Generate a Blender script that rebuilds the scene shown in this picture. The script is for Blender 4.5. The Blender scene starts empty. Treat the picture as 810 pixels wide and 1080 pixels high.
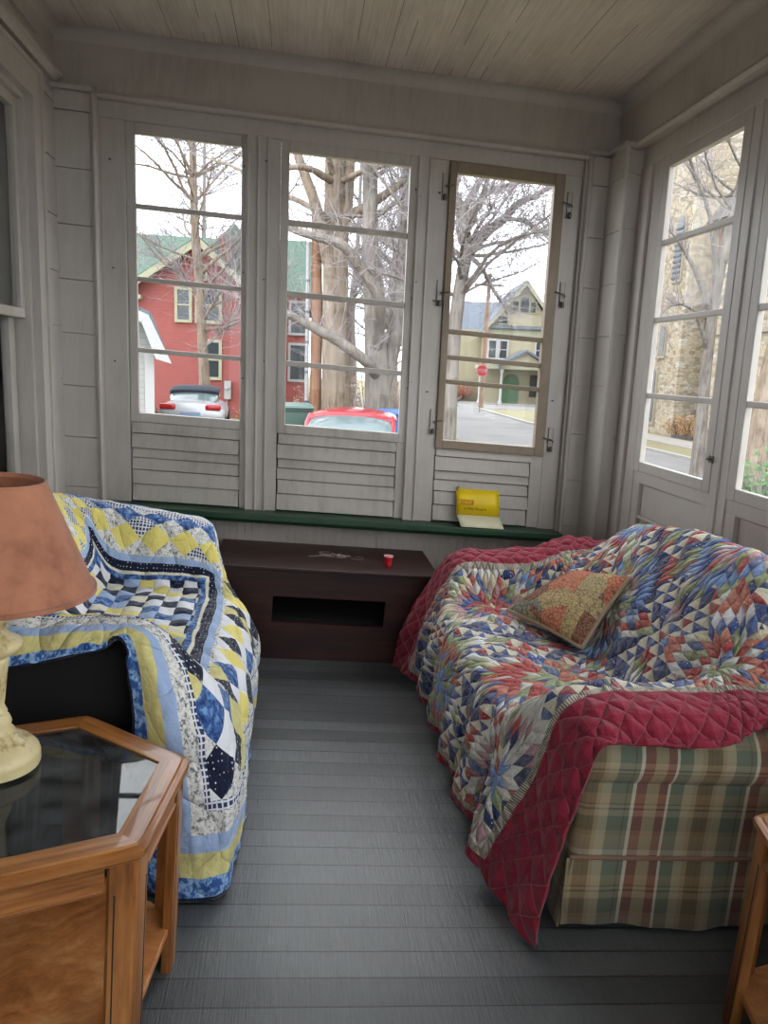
import bpy, bmesh, math, random
import numpy as np
from mathutils import Vector, Matrix, noise, Euler

random.seed(7)
SC = bpy.context.scene
COL = SC.collection
PI = math.pi

# ------------------------------------------------------------------ camera, sky, exposure
CAM_LOC = Vector((0.0, 0.0, 1.5))
cam = bpy.data.cameras.new('camera')
camo = bpy.data.objects.new('camera', cam)
COL.objects.link(camo)
RIGHT = Vector((0.99042839, -0.10625662, 0.0880973))
DOWN = Vector((0.06716524, -0.18658056, -0.98014107))
FWD = Vector((0.12058372, 0.97667662, -0.17765794))
mw = Matrix((( RIGHT.x, -DOWN.x, -FWD.x, CAM_LOC.x),
             ( RIGHT.y, -DOWN.y, -FWD.y, CAM_LOC.y),
             ( RIGHT.z, -DOWN.z, -FWD.z, CAM_LOC.z),
             (0, 0, 0, 1)))
camo.matrix_world = mw
cam.sensor_fit = 'HORIZONTAL'
cam.sensor_width = 36.0
cam.lens = 36.0 * 811.0 / 810.0
cam.clip_start = 0.02
cam.clip_end = 500
SC.camera = camo

SKY_STRENGTH = 6.2
EXPOSURE = 0.0
SC.view_settings.view_transform = 'Standard'
SC.view_settings.look = 'None'
SC.view_settings.gamma = 1.0
SC.view_settings.use_curve_mapping = False
SC.view_settings.exposure = EXPOSURE
world = bpy.data.worlds.new('overcast_sky')
SC.world = world
world.use_nodes = True
wn = world.node_tree
wn.nodes.clear()
wo = wn.nodes.new('ShaderNodeOutputWorld')
wb = wn.nodes.new('ShaderNodeBackground')
wc = wn.nodes.new('ShaderNodeTexCoord')
wz = wn.nodes.new('ShaderNodeTexNoise'); wz.inputs['Scale'].default_value = 2.2; wz.inputs['Detail'].default_value = 4
wr = wn.nodes.new('ShaderNodeValToRGB')
wr.color_ramp.elements[0].position = 0.3; wr.color_ramp.elements[0].color = (0.80, 0.86, 0.95, 1)
wr.color_ramp.elements[1].position = 0.7; wr.color_ramp.elements[1].color = (1.0, 1.0, 1.0, 1)
wn.links.new(wc.outputs['Generated'], wz.inputs['Vector'])
wn.links.new(wz.outputs['Fac'], wr.inputs['Fac'])
wn.links.new(wr.outputs['Color'], wb.inputs['Color'])
wb.inputs['Strength'].default_value = SKY_STRENGTH
wn.links.new(wb.outputs['Background'], wo.inputs['Surface'])

# ------------------------------------------------------------------ helpers
LEAN = -0.0464          # the old porch leans: walls drift this much in x per metre of height


def srgb(r, g, b):
    f = lambda v: (v / 255 / 12.92) if v / 255 <= 0.04045 else ((v / 255 + 0.055) / 1.055) ** 2.4
    return (f(r), f(g), f(b), 1.0)


class S:
    """a node socket with arithmetic"""
    def __init__(self, nt, sock):
        self.nt, self.s = nt, sock

    def _m(self, op, *others):
        n = self.nt.nodes.new('ShaderNodeMath'); n.operation = op
        for i, o in enumerate((self,) + others):
            if isinstance(o, S):
                self.nt.links.new(o.s, n.inputs[i])
            else:
                n.inputs[i].default_value = float(o)
        return S(self.nt, n.outputs[0])

    def __add__(self, o): return self._m('ADD', o)
    __radd__ = __add__
    def __sub__(self, o): return self._m('SUBTRACT', o)
    def __rsub__(self, o): return (self * -1.0) + o
    def __mul__(self, o): return self._m('MULTIPLY', o)
    __rmul__ = __mul__
    def __truediv__(self, o): return self._m('DIVIDE', o)
    def floor(self): return self._m('FLOOR')
    def frac(self): return self._m('FRACT')
    def abs(self): return self._m('ABSOLUTE')
    def sin(self): return self._m('SINE')
    def cos(self): return self._m('COSINE')
    def sqrt(self): return self._m('SQRT')
    def min(self, o): return self._m('MINIMUM', o)
    def max(self, o): return self._m('MAXIMUM', o)
    def lt(self, o): return self._m('LESS_THAN', o)
    def gt(self, o): return self._m('GREATER_THAN', o)
    def mod(self, o): return self._m('FLOORED_MODULO', o)
    def pow(self, o): return self._m('POWER', o)
    def atan2(self, o): return self._m('ARCTAN2', o)
    def pingpong(self, o): return self._m('PINGPONG', o)
    def clamp(self):
        r = self._m('ADD', 0.0); r.s.node.use_clamp = True; return r


class Mat:
    def __init__(self, name):
        self.m = bpy.data.materials.new(name); self.m.use_nodes = True
        self.nt = self.m.node_tree
        self.nt.nodes.clear()
        self.out = self.nt.nodes.new('ShaderNodeOutputMaterial')

    def n(self, t): return self.nt.nodes.new(t)
    def link(self, a, b): self.nt.links.new(a.s if isinstance(a, S) else a, b)

    def put(self, v, sock):
        if isinstance(v, S): self.nt.links.new(v.s, sock)
        elif hasattr(v, 'is_output'): self.nt.links.new(v, sock)
        else: sock.default_value = v

    def coord(self, kind='Object'):
        return self.n('ShaderNodeTexCoord').outputs[kind]

    def xyz(self, vec):
        s = self.n('ShaderNodeSeparateXYZ'); self.nt.links.new(vec, s.inputs[0])
        return S(self.nt, s.outputs[0]), S(self.nt, s.outputs[1]), S(self.nt, s.outputs[2])

    def vec(self, x, y, z=0.0):
        c = self.n('ShaderNodeCombineXYZ')
        for i, v in enumerate((x, y, z)): self.put(v, c.inputs[i])
        return c.outputs[0]

    def mapping(self, vec, scale):
        m = self.n('ShaderNodeMapping'); self.nt.links.new(vec, m.inputs['Vector'])
        m.inputs['Scale'].default_value = scale
        return m.outputs[0]

    def noise(self, vec, scale=5, detail=3, rough=0.55):
        t = self.n('ShaderNodeTexNoise'); self.nt.links.new(vec, t.inputs['Vector'])
        t.inputs['Scale'].default_value = scale; t.inputs['Detail'].default_value = detail
        t.inputs['Roughness'].default_value = rough
        return S(self.nt, t.outputs['Fac'])

    def voronoi(self, vec, scale=5, feature='F1', out='Distance', rand=1.0):
        t = self.n('ShaderNodeTexVoronoi'); t.feature = feature; self.nt.links.new(vec, t.inputs['Vector'])
        t.inputs['Scale'].default_value = scale; t.inputs['Randomness'].default_value = rand
        o = t.outputs[out]
        return S(self.nt, o) if out == 'Distance' else o

    def white(self, x, y, z=0.0):
        t = self.n('ShaderNodeTexWhiteNoise'); t.noise_dimensions = '3D'
        self.nt.links.new(self.vec(x, y, z), t.inputs['Vector'])
        return S(self.nt, t.outputs['Value'])

    def ramp(self, fac, stops, interp='LINEAR'):
        r = self.n('ShaderNodeValToRGB'); r.color_ramp.interpolation = interp
        e = r.color_ramp.elements
        while len(e) < len(stops): e.new(0.5)
        for el, (p, c) in zip(e, stops):
            el.position = p; el.color = c if len(c) == 4 else (*c, 1)
        self.put(fac, r.inputs['Fac'])
        return r.outputs['Color']

    def palette(self, fac, cols):
        n = len(cols)
        return self.ramp(fac, [(i / n, c) for i, c in enumerate(cols)], 'CONSTANT')

    def mix(self, fac, a, b, mode='MIX'):
        m = self.n('ShaderNodeMix'); m.data_type = 'RGBA'; m.blend_type = mode
        self.put(fac, m.inputs[0]); self.put(a, m.inputs[6]); self.put(b, m.inputs[7])
        return m.outputs[2]

    def bump(self, height, strength=0.3, dist=0.01):
        b = self.n('ShaderNodeBump'); b.inputs['Strength'].default_value = strength
        b.inputs['Distance'].default_value = dist
        self.put(height, b.inputs['Height'])
        return b.outputs['Normal']

    def bsdf(self, color, rough=0.6, normal=None, metal=0.0, spec=0.5, sheen=0.0, coat=0.0):
        p = self.n('ShaderNodeBsdfPrincipled')
        self.put(color, p.inputs['Base Color']); self.put(rough, p.inputs['Roughness'])
        p.inputs['Metallic'].default_value = metal
        p.inputs['Specular IOR Level'].default_value = spec
        p.inputs['Sheen Weight'].default_value = sheen
        p.inputs['Coat Weight'].default_value = coat
        if normal is not None: self.nt.links.new(normal, p.inputs['Normal'])
        self.nt.links.new(p.outputs[0], self.out.inputs['Surface'])
        return self.m


def plain(name, col, rough=0.6, metal=0.0, noise_amt=0.12, scale=8.0, spec=0.5, bump=0.0, coord='Object'):
    M = Mat(name)
    v = M.coord(coord)
    nz = M.noise(v, scale, 4)
    c = M.mix(nz, tuple(x * (1 - noise_amt) for x in col[:3]) + (1,), tuple(min(1, x * (1 + noise_amt)) for x in col[:3]) + (1,))
    nrm = M.bump(M.noise(v, scale * 6, 3), bump, 0.004) if bump else None
    return M.bsdf(c, rough, nrm, metal, spec)


class MB:
    """collects geometry for ONE mesh object"""
    def __init__(self):
        self.v, self.f, self.uv = [], [], []

    def face(self, idx, uv=None):
        self.f.append(tuple(idx)); self.uv.append(uv)

    def box(self, x0, x1, y0, y1, z0, z1):
        b = len(self.v)
        for z in (z0, z1):
            for y in (y0, y1):
                for x in (x0, x1):
                    self.v.append((x, y, z))
        d = (x1 - x0, y1 - y0, z1 - z0); L = d.index(max(d))
        def uvf(ids):
            o = []
            for i in ids:
                p = (x0 if i % 2 == 0 else x1, y0 if (i // 2) % 2 == 0 else y1, z0 if i < 4 else z1)
                rest = [p[k] for k in range(3) if k != L]
                o.append((p[L], rest[0] + rest[1]))
            return o
        for q in ((0, 2, 3, 1), (4, 5, 7, 6), (0, 1, 5, 4), (2, 6, 7, 3), (0, 4, 6, 2), (1, 3, 7, 5)):
            self.face([b + i for i in q], uvf(q))
        return self

    def prism(self, poly, z0, z1, axis='z', uvdir=None):
        """poly: list of 2-D points (CCW); extruded between z0 and z1 along axis"""
        b = len(self.v); n = len(poly)
        def P(p, h):
            if axis == 'z': return (p[0], p[1], h)
            if axis == 'y': return (p[0], h, p[1])
            return (h, p[0], p[1])
        for h in (z0, z1):
            for p in poly: self.v.append(P(p, h))
        flip = axis == 'y'
        def uvs(ids):
            return [(self.v[i][0], self.v[i][1] + self.v[i][2]) for i in ids]
        a = [b + i for i in range(n)][::-1]; t = [b + n + i for i in range(n)]
        if flip: a, t = a[::-1], t[::-1]
        self.face(a, uvs(a)); self.face(t, uvs(t))
        for i in range(n):
            j = (i + 1) % n
            q = [b + i, b + j, b + n + j, b + n + i]
            if flip: q = q[::-1]
            if uvdir == 'h':
                u = [(self.v[k][2], math.hypot(self.v[k][0], self.v[k][1]) + i * .37) for k in q]
            else:
                u = uvs(q)
            self.face(q, u)
        return self

    def tube(self, pts, radii, sides=8, caps=True):
        pts = [Vector(p) for p in pts]
        if not hasattr(radii, '__len__'): radii = [radii] * len(pts)
        b = len(self.v); up = None
        for i, p in enumerate(pts):
            d = (pts[min(i + 1, len(pts) - 1)] - pts[max(i - 1, 0)])
            if d.length < 1e-9: d = Vector((0, 0, 1))
            d.normalize()
            if up is None: up = d.orthogonal().normalized()
            a = (up - d * up.dot(d))
            if a.length < 1e-6: a = d.orthogonal()
            a.normalize(); up = a; c = d.cross(a)
            for k in range(sides):
                t = 2 * PI * k / sides
                q = p + (a * math.cos(t) + c * math.sin(t)) * radii[i]
                self.v.append(tuple(q))
        for i in range(len(pts) - 1):
            for k in range(sides):
                k2 = (k + 1) % sides
                self.face((b + i * sides + k, b + i * sides + k2, b + (i + 1) * sides + k2, b + (i + 1) * sides + k))
        if caps:
            self.face([b + k for k in range(sides)][::-1])
            e = b + (len(pts) - 1) * sides
            self.face([e + k for k in range(sides)])
        return self

    def lathe(self, prof, segs=32, center=(0, 0, 0), flute=None, closed=False):
        """prof: [(r, z)] bottom to top. flute=(count, depth, z0, z1)"""
        b = len(self.v); cx, cy, cz = center
        for r, z in prof:
            for k in range(segs):
                t = 2 * PI * k / segs; rr = r
                if flute and flute[2] <= z <= flute[3]:
                    rr = r - flute[1] * (0.5 + 0.5 * math.cos(t * flute[0]))
                self.v.append((cx + rr * math.cos(t), cy + rr * math.sin(t), cz + z))
        n = len(prof)
        for i in range(n - 1 + (1 if closed else 0)):
            i2 = (i + 1) % n
            for k in range(segs):
                k2 = (k + 1) % segs
                self.face((b + i * segs + k, b + i * segs + k2, b + i2 * segs + k2, b + i2 * segs + k))
        if not closed:
            if prof[0][0] > 1e-5: self.face([b + k for k in range(segs)][::-1])
            if prof[-1][0] > 1e-5: self.face([b + (n - 1) * segs + k for k in range(segs)])
        return self

    def quad(self, a, b_, c, d, uv=None):
        b = len(self.v); self.v += [tuple(a), tuple(b_), tuple(c), tuple(d)]
        self.face((b, b + 1, b + 2, b + 3), uv or [(0, 0), (1, 0), (1, 1), (0, 1)])
        return self

    def grid(self, P, UV=None, wrap=False):
        """P: array (n,m,3); UV: (n,m,2)"""
        n, m = len(P), len(P[0]); b = len(self.v)
        for i in range(n):
            for j in range(m): self.v.append(tuple(float(c) for c in P[i][j]))
        for i in range(n - 1):
            for j in range(m if wrap else m - 1):
                j2 = (j + 1) % m
                ids = ((i, j), (i + 1, j), (i + 1, j2), (i, j2))
                self.face([b + a * m + c for a, c in ids], [tuple(map(float, UV[a][c])) for a, c in ids] if UV is not None else None)
        return self

    def build(self, name, mat, parent=None, shear=False, bevel=0.0, smooth=None, matrix=None, segs=2):
        v = self.v
        if shear: v = [(x + LEAN * z, y, z) for x, y, z in v]
        me = bpy.data.meshes.new(name); me.from_pydata(v, [], self.f)
        if any(u is not None for u in self.uv):
            lay = me.uv_layers.new(name='UVMap'); k = 0
            for f, u in zip(self.f, self.uv):
                for i in range(len(f)):
                    if u is not None: lay.data[k].uv = u[i]
                    k += 1
        me.materials.append(mat); me.validate(); me.update()
        o = bpy.data.objects.new(name, me); COL.objects.link(o)
        if parent is not None: o.parent = parent
        if matrix is not None: o.matrix_local = matrix
        if smooth:
            me.polygons.foreach_set('use_smooth', [True] * len(me.polygons))
            me.set_sharp_from_angle(angle=math.radians(smooth))
        if bevel:
            m = o.modifiers.new('bevel', 'BEVEL'); m.width = bevel; m.segments = segs; m.limit_method = 'ANGLE'
            m.angle_limit = math.radians(40)
        return o


def tag(o, label=None, cat=None, group=None, kind=None):
    if label: o['label'] = label
    if cat: o['category'] = cat
    if group: o['group'] = group
    if kind: o['kind'] = kind
    return o


def empty(name, loc=(0, 0, 0), rz=0.0, label=None, cat=None, group=None, kind=None):
    o = bpy.data.objects.new(name, None); COL.objects.link(o)
    o.location = loc; o.rotation_euler = (0, 0, rz); o.empty_display_size = 0.1
    return tag(o, label, cat, group, kind)


def copy_tree(o, parent=None):
    c = o.copy(); COL.objects.link(c)
    if parent is not None: c.parent = parent
    for ch in [x for x in COL.objects if x.parent == o]:
        copy_tree(ch, c)
    return c


def struct(o): o['kind'] = 'structure'; return o


# the outdoors is plumb while the porch floor slopes: everything outside is turned by the slope of the floor
TILT = Matrix.Rotation(math.atan(LEAN), 4, 'Y')


def outdoor(o, gx, gy, gz, rz=0.0):
    p = TILT @ Vector((gx, gy, gz - 1.5)) + CAM_LOC
    o.matrix_world = Matrix.Translation(p) @ TILT @ Matrix.Rotation(rz, 4, 'Z')
    return o


def out_empty(name, gx, gy, gz, rz, label, cat, group=None):
    o = empty(name, label=label, cat=cat, group=group)
    return outdoor(o, gx, gy, gz, rz)

# ------------------------------------------------------------------ materials


def paint(name, col, dirt=0.25, rough=0.5, grain=None):
    M = Mat(name); v = M.coord('Object')
    n1 = M.noise(v, 2.3, 5); n2 = M.noise(M.mapping(v, (30, 30, 4)), 1.0, 4, 0.7)
    f = (n1 * 0.6 + n2 * 0.4)
    d = tuple(c * (1 - dirt) for c in col[:3]); d = (d[0], d[1] * 0.985, d[2] * 0.95, 1)
    c = M.ramp(f, [(0.32, d), (0.55, col), (1.0, col)])
    spots = M.voronoi(v, 26.0)
    c = M.mix(spots.lt(0.035) * 0.5, c, (0.12, 0.10, 0.08, 1))
    h = M.noise(M.mapping(v, grain or (60, 60, 8)), 1.0, 4)
    return M.bsdf(c, rough, M.bump(h, 0.12, 0.004))


WHITE = paint('white_paint', srgb(172, 165, 158))
WHITE_TRIM = paint('white_trim_paint', srgb(178, 172, 166), 0.18, 0.42)
WHITE_OLD = paint('worn_white_paint', srgb(176, 170, 162), 0.34, 0.5, (8, 60, 60))
SIDING = paint('white_siding_paint', srgb(180, 175, 169), 0.14, 0.45)
TAUPE = paint('taupe_paint', srgb(132, 116, 96), 0.35, 0.5)
GREEN = paint('green_paint', srgb(38, 72, 52), 0.4, 0.4)
METAL = plain('dark_latch_metal', srgb(92, 86, 80), 0.45, 0.5)
SEAM = plain('dark_seam', srgb(40, 36, 33), 0.9)


def ceiling_mat():
    M = Mat('ceiling_boards'); v = M.coord('Object'); x, y, z = M.xyz(v)
    s = x / 0.083
    i = s.floor(); f = s.frac()
    r = M.white(i, 3.0)
    seam = f.lt(0.03 + 0.0)
    bead = (f - 0.5).abs().lt(0.018)
    nz = M.noise(M.mapping(v, (4, 1.2, 1)), 1.5, 4)
    gr = M.noise(M.mapping(v, (90, 2.5, 1)), 1.0, 4, 0.7)
    base = M.ramp(nz * 0.5 + gr * 0.5, [(0.3, srgb(170, 158, 150)), (0.6, srgb(214, 203, 196))])
    base = M.mix(r * 0.16, base, srgb(150, 142, 132))
    crack = seam * (r.gt(0.45) * 0.75 + 0.2) * (M.noise(M.mapping(v, (12, 1.6, 1)), 1.0, 3).gt(0.44))
    base = M.mix(crack, base, srgb(48, 38, 30))
    base = M.mix(bead * 0.15, base, srgb(120, 112, 102))
    h = (1.0 - seam) * 1.0 - bead * 0.3 + gr * 0.25
    return M.bsdf(base, 0.5, M.bump(h, 0.5, 0.003))


def floor_mat():
    M = Mat('grey_painted_floorboards'); v = M.coord('Object'); x, y, z = M.xyz(v)
    s = (y + 0.018) / 0.0892
    i = s.floor(); f = s.frac()
    r = M.white(i, 1.0)
    seam = f.lt(0.06)
    streak = M.noise(M.mapping(v, (170, 7, 1)), 1.0, 5, 0.75)
    broad = M.noise(M.mapping(v, (2.6, 3.4, 1)), 1.0, 4)
    spots = M.noise(v, 22.0, 5, 0.7)
    base = M.ramp(streak * 0.5 + broad * 0.3 + r * 0.2, [(0.28, srgb(47, 49, 50)), (0.5, srgb(74, 76, 77)), (0.74, srgb(106, 108, 109))])
    worn = M.ramp(spots * 0.5 + broad * 0.5, [(0.64, (0, 0, 0)), (0.70, (1, 1, 1))])
    wm = M.n('ShaderNodeRGBToBW'); M.link(worn, wm.inputs[0])
    base = M.mix(S(M.nt, wm.outputs[0]) * 0.18, base, srgb(150, 150, 148))
    base = M.mix(seam * 0.9, base, srgb(16, 17, 18))
    h = (1.0 - seam) + streak * 0.8 + M.noise(M.mapping(v, (30, 12, 1)), 1.0, 3) * 0.5
    rough = (streak * 0.22 + broad * 0.1 + 0.17)
    return M.bsdf(base, rough, M.bump(h, 0.75, 0.0035), spec=0.9)


def wood(name, dark, mid, light, scale=1.0, rough=0.35, coat=0.0, coord='UV'):
    M = Mat(name); v = M.coord(coord)
    vv = M.mapping(v, (3.0 * scale, 46 * scale, 30 * scale if coord != 'UV' else 1))
    g = M.noise(vv, 1.0, 6, 0.65)
    g2 = M.noise(M.mapping(v, (1.2 * scale, 9 * scale, 6 if coord != 'UV' else 1)), 1.0, 3)
    f = g * 0.6 + g2 * 0.4
    c = M.ramp(f, [(0.36, dark), (0.5, mid), (0.64, light)])
    return M.bsdf(c, rough, M.bump(g, 0.12, 0.002), coat=coat)


OAK = wood('oak_veneer', srgb(84, 46, 20), srgb(150, 94, 46), srgb(188, 130, 74), 1.0, 0.32, 0.25)
def burl():
    M = Mat('oak_shelf_veneer'); v = M.coord('Object')
    w = M.noise(v, 3.0, 3)
    x, y, z = M.xyz(v)
    f = M.noise(M.vec(x * 5 + w * 2.5, y * 26 + w * 9, z), 1.0, 6, .7) * .5 + M.noise(v, 6.0, 5, .7) * .5
    c = M.ramp(f, [(.36, srgb(132, 76, 38)), (.5, srgb(186, 120, 68)), (.64, srgb(214, 160, 106))])
    return M.bsdf(c, .35, coat=.1)


SHELF_OAK = burl()
MAHOGANY = wood('dark_mahogany', srgb(20, 7, 5), srgb(44, 15, 11), srgb(76, 34, 25), 0.7, 0.42, 0.0, 'Object')
BLACK = plain('black_slot_shade_and_feet', srgb(14, 11, 10), 0.9)  # painted shade inside the box table slot, and the plaid sofa's feet


def clear_glass(name, tint=(0.97, 0.98, 0.98, 1), ior=1.45, refl=1.0):
    M = Mat(name)
    t = M.n('ShaderNodeBsdfTransparent'); t.inputs[0].default_value = tint
    g = M.n('ShaderNodeBsdfGlossy'); g.inputs['Roughness'].default_value = 0.01
    fr = M.n('ShaderNodeFresnel')
    bf = S(M.nt, M.n('ShaderNodeNewGeometry').outputs['Backfacing'])     # the same reflectance on both faces of a thin pane
    M.link(bf * (1.0 / ior - ior) + ior, fr.inputs['IOR'])
    mx = M.n('ShaderNodeMixShader')
    M.link(S(M.nt, fr.outputs[0]) * refl, mx.inputs[0])
    M.nt.links.new(t.outputs[0], mx.inputs[1]); M.nt.links.new(g.outputs[0], mx.inputs[2])
    M.nt.links.new(mx.outputs[0], M.out.inputs['Surface'])
    return M.m


GLASS = clear_glass('window_glass', refl=0.16)
SMOKED = clear_glass('smoked_table_glass', (0.40, 0.42, 0.43, 1), 1.5, 0.9)
_nt = SMOKED.node_tree; _mx = [n for n in _nt.nodes if n.type == 'MIX_SHADER'][0]      # patchy grey diffuse layer that lightens the glass
_df = _nt.nodes.new('ShaderNodeBsdfDiffuse'); _df.inputs[0].default_value = srgb(150, 158, 162)
_ns = _nt.nodes.new('ShaderNodeTexNoise'); _ns.inputs['Scale'].default_value = 7.0; _ns.inputs['Detail'].default_value = 5
_mp = _nt.nodes.new('ShaderNodeMapRange'); _mp.inputs[1].default_value = .35; _mp.inputs[2].default_value = .75; _mp.inputs[3].default_value = .02; _mp.inputs[4].default_value = .22
_m2 = _nt.nodes.new('ShaderNodeMixShader')
_nt.links.new(_ns.outputs[0], _mp.inputs[0]); _nt.links.new(_mp.outputs[0], _m2.inputs[0])
_nt.links.new(_mx.outputs[0], _m2.inputs[1]); _nt.links.new(_df.outputs[0], _m2.inputs[2])
_nt.links.new(_m2.outputs[0], [n for n in _nt.nodes if n.type == 'OUTPUT_MATERIAL'][0].inputs['Surface'])

# ------------------------------------------------------------------ the porch shell
# wall coordinates: u (x at floor level), y, z; the shear gives the walls their lean
D = 4.40; UL = -1.19; UR = 1.835; ZT = 3.06; Y0 = -1.7


def box_obj(name, mat, boxes, parent=None, bevel=0.003, shear=True, smooth=None):
    m = MB()
    for b in boxes: m.box(*b)
    return m.build(name, mat, parent, shear=shear, bevel=bevel, smooth=smooth)


struct(MB().box(UL - 0.2, UR + 0.2, Y0 - 0.1, D + 0.1, -0.12, 0.0).build('floor', floor_mat()))
struct(MB().box(UL - 0.35, UR + 0.15, Y0 - 0.1, D + 0.15, ZT - 0.01, ZT + 0.08).build('ceiling', ceiling_mat()))

# back wall: frieze, beadboard below the sill
wb_ = MB().box(UL - 0.12, UR + 0.03, 4.365, 4.46, 2.75, ZT)
x = -1.0
wb_.box(UL - .1, UR + .03, 4.43, 4.46, 0.0, 0.67)
while x < 1.64:
    wb_.box(x, x + 0.0395, 4.424, 4.44, 0.0, 0.66); x += 0.0405
struct(wb_.build('wall_back', WHITE, shear=True, bevel=0.002))


def moulding(axis, a0, a1, prof, name, mat, shear=True):
    """prof = [(across, z)] CCW; axis x: across is y ; axis y: across is u"""
    m = MB()
    if axis == 'x': m.prism(prof, a0, a1, 'x')
    else: m.prism(prof, a0, a1, 'y')
    return struct(m.build(name, mat, shear=shear, smooth=50))


def cove(x0, z1, s, w, h):      # quarter-round stepped crown; s = direction into the room
    pts = [(x0, z1), (x0, z1 - h)]
    for i in range(7):
        t = i / 6 * PI / 2
        pts.append((x0 + s * w * (1 - math.cos(t)), z1 - h + h * 0.9 * math.sin(t)))
    pts.append((x0 + s * w, z1))
    return pts if s < 0 else pts[::-1]


moulding('x', UL - .1, UR + .1, cove(4.366, ZT - .005, -1, 0.055, 0.075)[::-1], 'trim_1', WHITE_TRIM)
moulding('x', -0.985, 1.66, [(4.366, 2.775), (4.366, 2.735), (4.342, 2.74), (4.335, 2.755), (4.345, 2.772)], 'trim_2', WHITE_TRIM)

# casing of the three-window bay
cas = [(-0.985, 1.62, 4.375, 4.446, 2.655, 2.752),
       (-0.985, -0.858, 4.38, 4.446, .66, 2.66), (-0.228, -0.117, 4.372, 4.446, .66, 2.66),
       (-0.117, -0.056, 4.385, 4.446, .66, 2.66), (0.684, 0.75, 4.372, 4.446, .66, 2.66),
       (0.75, 0.853, 4.38, 4.446, .66, 2.66), (1.50, 1.625, 4.38, 4.446, .66, 2.66)]
struct(box_obj('trim_3', WHITE_TRIM, cas, bevel=0.004))
# mullion beads
beads = MB()
for u in (-0.225, -0.172, -0.12, 0.686, 0.746):
    beads.box(u - .006, u + .006, 4.362, 4.376, .665, 2.66)
struct(beads.build('trim_4', WHITE_TRIM, shear=True, bevel=0.003))


def clapboards(u0, u1, name):
    zs = [0.672, 0.768, 0.848, 0.915, 0.968, 1.052, 1.113]
    m = MB()
    for k, (a, b) in enumerate(zip(zs[:-1], zs[1:])):
        off = 0.008 if k in (2, 3) else 0.0
        e = 0.0045
        yb = 4.39 + off
        m.prism([(yb - .012, a + e), (yb + .06, a + e), (yb + .06, b - .001), (yb + 0.004, b - .001)][::1], u0 + (0.004 * (k % 2)), u1 - 0.004 * ((k + 1) % 2), 'x')
    o = struct(m.build(name, WHITE_OLD, shear=True, bevel=0.0015))
    b = MB().box(u0 - .01, u1 + .01, 4.455, 4.47, .66, 1.13)
    b.build('backing', SEAM, o, shear=True)
    return o


clapboards(-0.85, -0.262, 'trim_5'); clapboards(-0.05, 0.63, 'trim_6'); clapboards(0.86, 1.43, 'trim_7')
fill = [(-0.262, -0.226, 4.384, 4.47, .67, 1.118), (0.63, .686, 4.384, 4.47, .67, 1.118), (1.43, 1.51, 4.384, 4.47, .67, 1.118)]
struct(box_obj('trim_8', WHITE_TRIM, fill))

# green sill with its bracket end
sl = MB().prism([(4.262, .628), (4.47, .628), (4.47, .672), (4.262, .662)], -1.0, 1.622, 'x')
sl.prism([(4.30, .605), (4.43, .605), (4.43, .63), (4.285, .63)], -0.98, 1.60, 'x')
struct(sl.build('trim_9', GREEN, shear=True, bevel=0.004))


def window(name, axis, a0, a1, depth, bars, sash, frame_mat, glass=(1.165, 2.6), fz=(1.113, 2.658), bar_h=0.026, proud=0.0):
    """axis x: opening a0..a1 along u at y=depth; axis y: along y at u=depth (outside = +)"""
    r = empty(name); struct(r)
    def bx(m, p0, p1, d0, d1, z0, z1):
        if axis == 'x': m.box(p0, p1, d0, d1, z0, z1)
        else: m.box(d0, d1, p0, p1, z0, z1)
    d0, d1 = depth - .012 - proud, depth + .018
    s0, s1 = sash
    for p0, p1, z0, z1 in ((s0, a0, fz[0], fz[1]), (a1, s1, fz[0], fz[1])):
        m = MB(); bx(m, p0, p1, d0, d1, z0, z1); m.build('sash_stile', frame_mat, r, shear=True, bevel=0.004)
    for z0, z1 in ((fz[0], glass[0]), (glass[1], fz[1])):
        m = MB(); bx(m, a0, a1, d0 + .001, d1, z0, z1); m.build('sash_rail', frame_mat, r, shear=True, bevel=0.004)
    for z in bars:
        m = MB(); bx(m, a0, a1, d0 + .004, d1 - .004, z - bar_h / 2, z + bar_h / 2)
        m.build('muntin', frame_mat, r, shear=True, bevel=0.004)
    zz = [glass[0]] + sorted(bars) + [glass[1]]
    for z0, z1 in zip(zz[:-1], zz[1:]):
        m = MB(); bx(m, a0 - .004, a1 + .004, depth + .006, depth + .009, z0, z1)
        m.build('pane', GLASS, r, shear=True)
    return r


BARS = [2.247, 1.877, 1.504]
window('window_1', 'x', -0.81, -0.262, 4.405, BARS, (-.855, -.226), WHITE_TRIM)
w2 = window('window_2', 'x', -0.01, 0.637, 4.40, BARS, (-.054, .684), WHITE_OLD, bar_h=.03, proud=.012)
w3 = window('window_3', 'x', 0.893, 1.44, 4.395, [1.76, 1.618, 1.482], (.853, 1.50), TAUPE, glass=(1.15, 2.595), fz=(1.10, 2.655), proud=.02)
# hasp latches of window 3
for side, u, zs in ((-1, .83, (2.52, 1.96, 1.25)), (1, 1.535, (2.5, 2.02, 1.2))):
    for z in zs:
        m = MB().box(u - .013, u + .013, 4.372, 4.382, z - .07, z + .07)
        m.build('latch_plate', WHITE_OLD, w3, shear=True, bevel=.002)
        m = MB()
        for du in (-.0145, .0125): m.box(u + du, u + du + .002, 4.371, 4.38, z - .07, z + .07)
        m.tube([(u - side * .05, 4.357, z + .01), (u, 4.355, z), (u + .012, 4.352, z - .012)], .005, 6)
        m.lathe([(0, -.02), (.011, -.02), (.012, 0), (.006, .01), (0, .012)], 10, (u, 4.36, z - .05))
        m.build('latch', METAL, w3, shear=True, bevel=.002)
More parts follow.
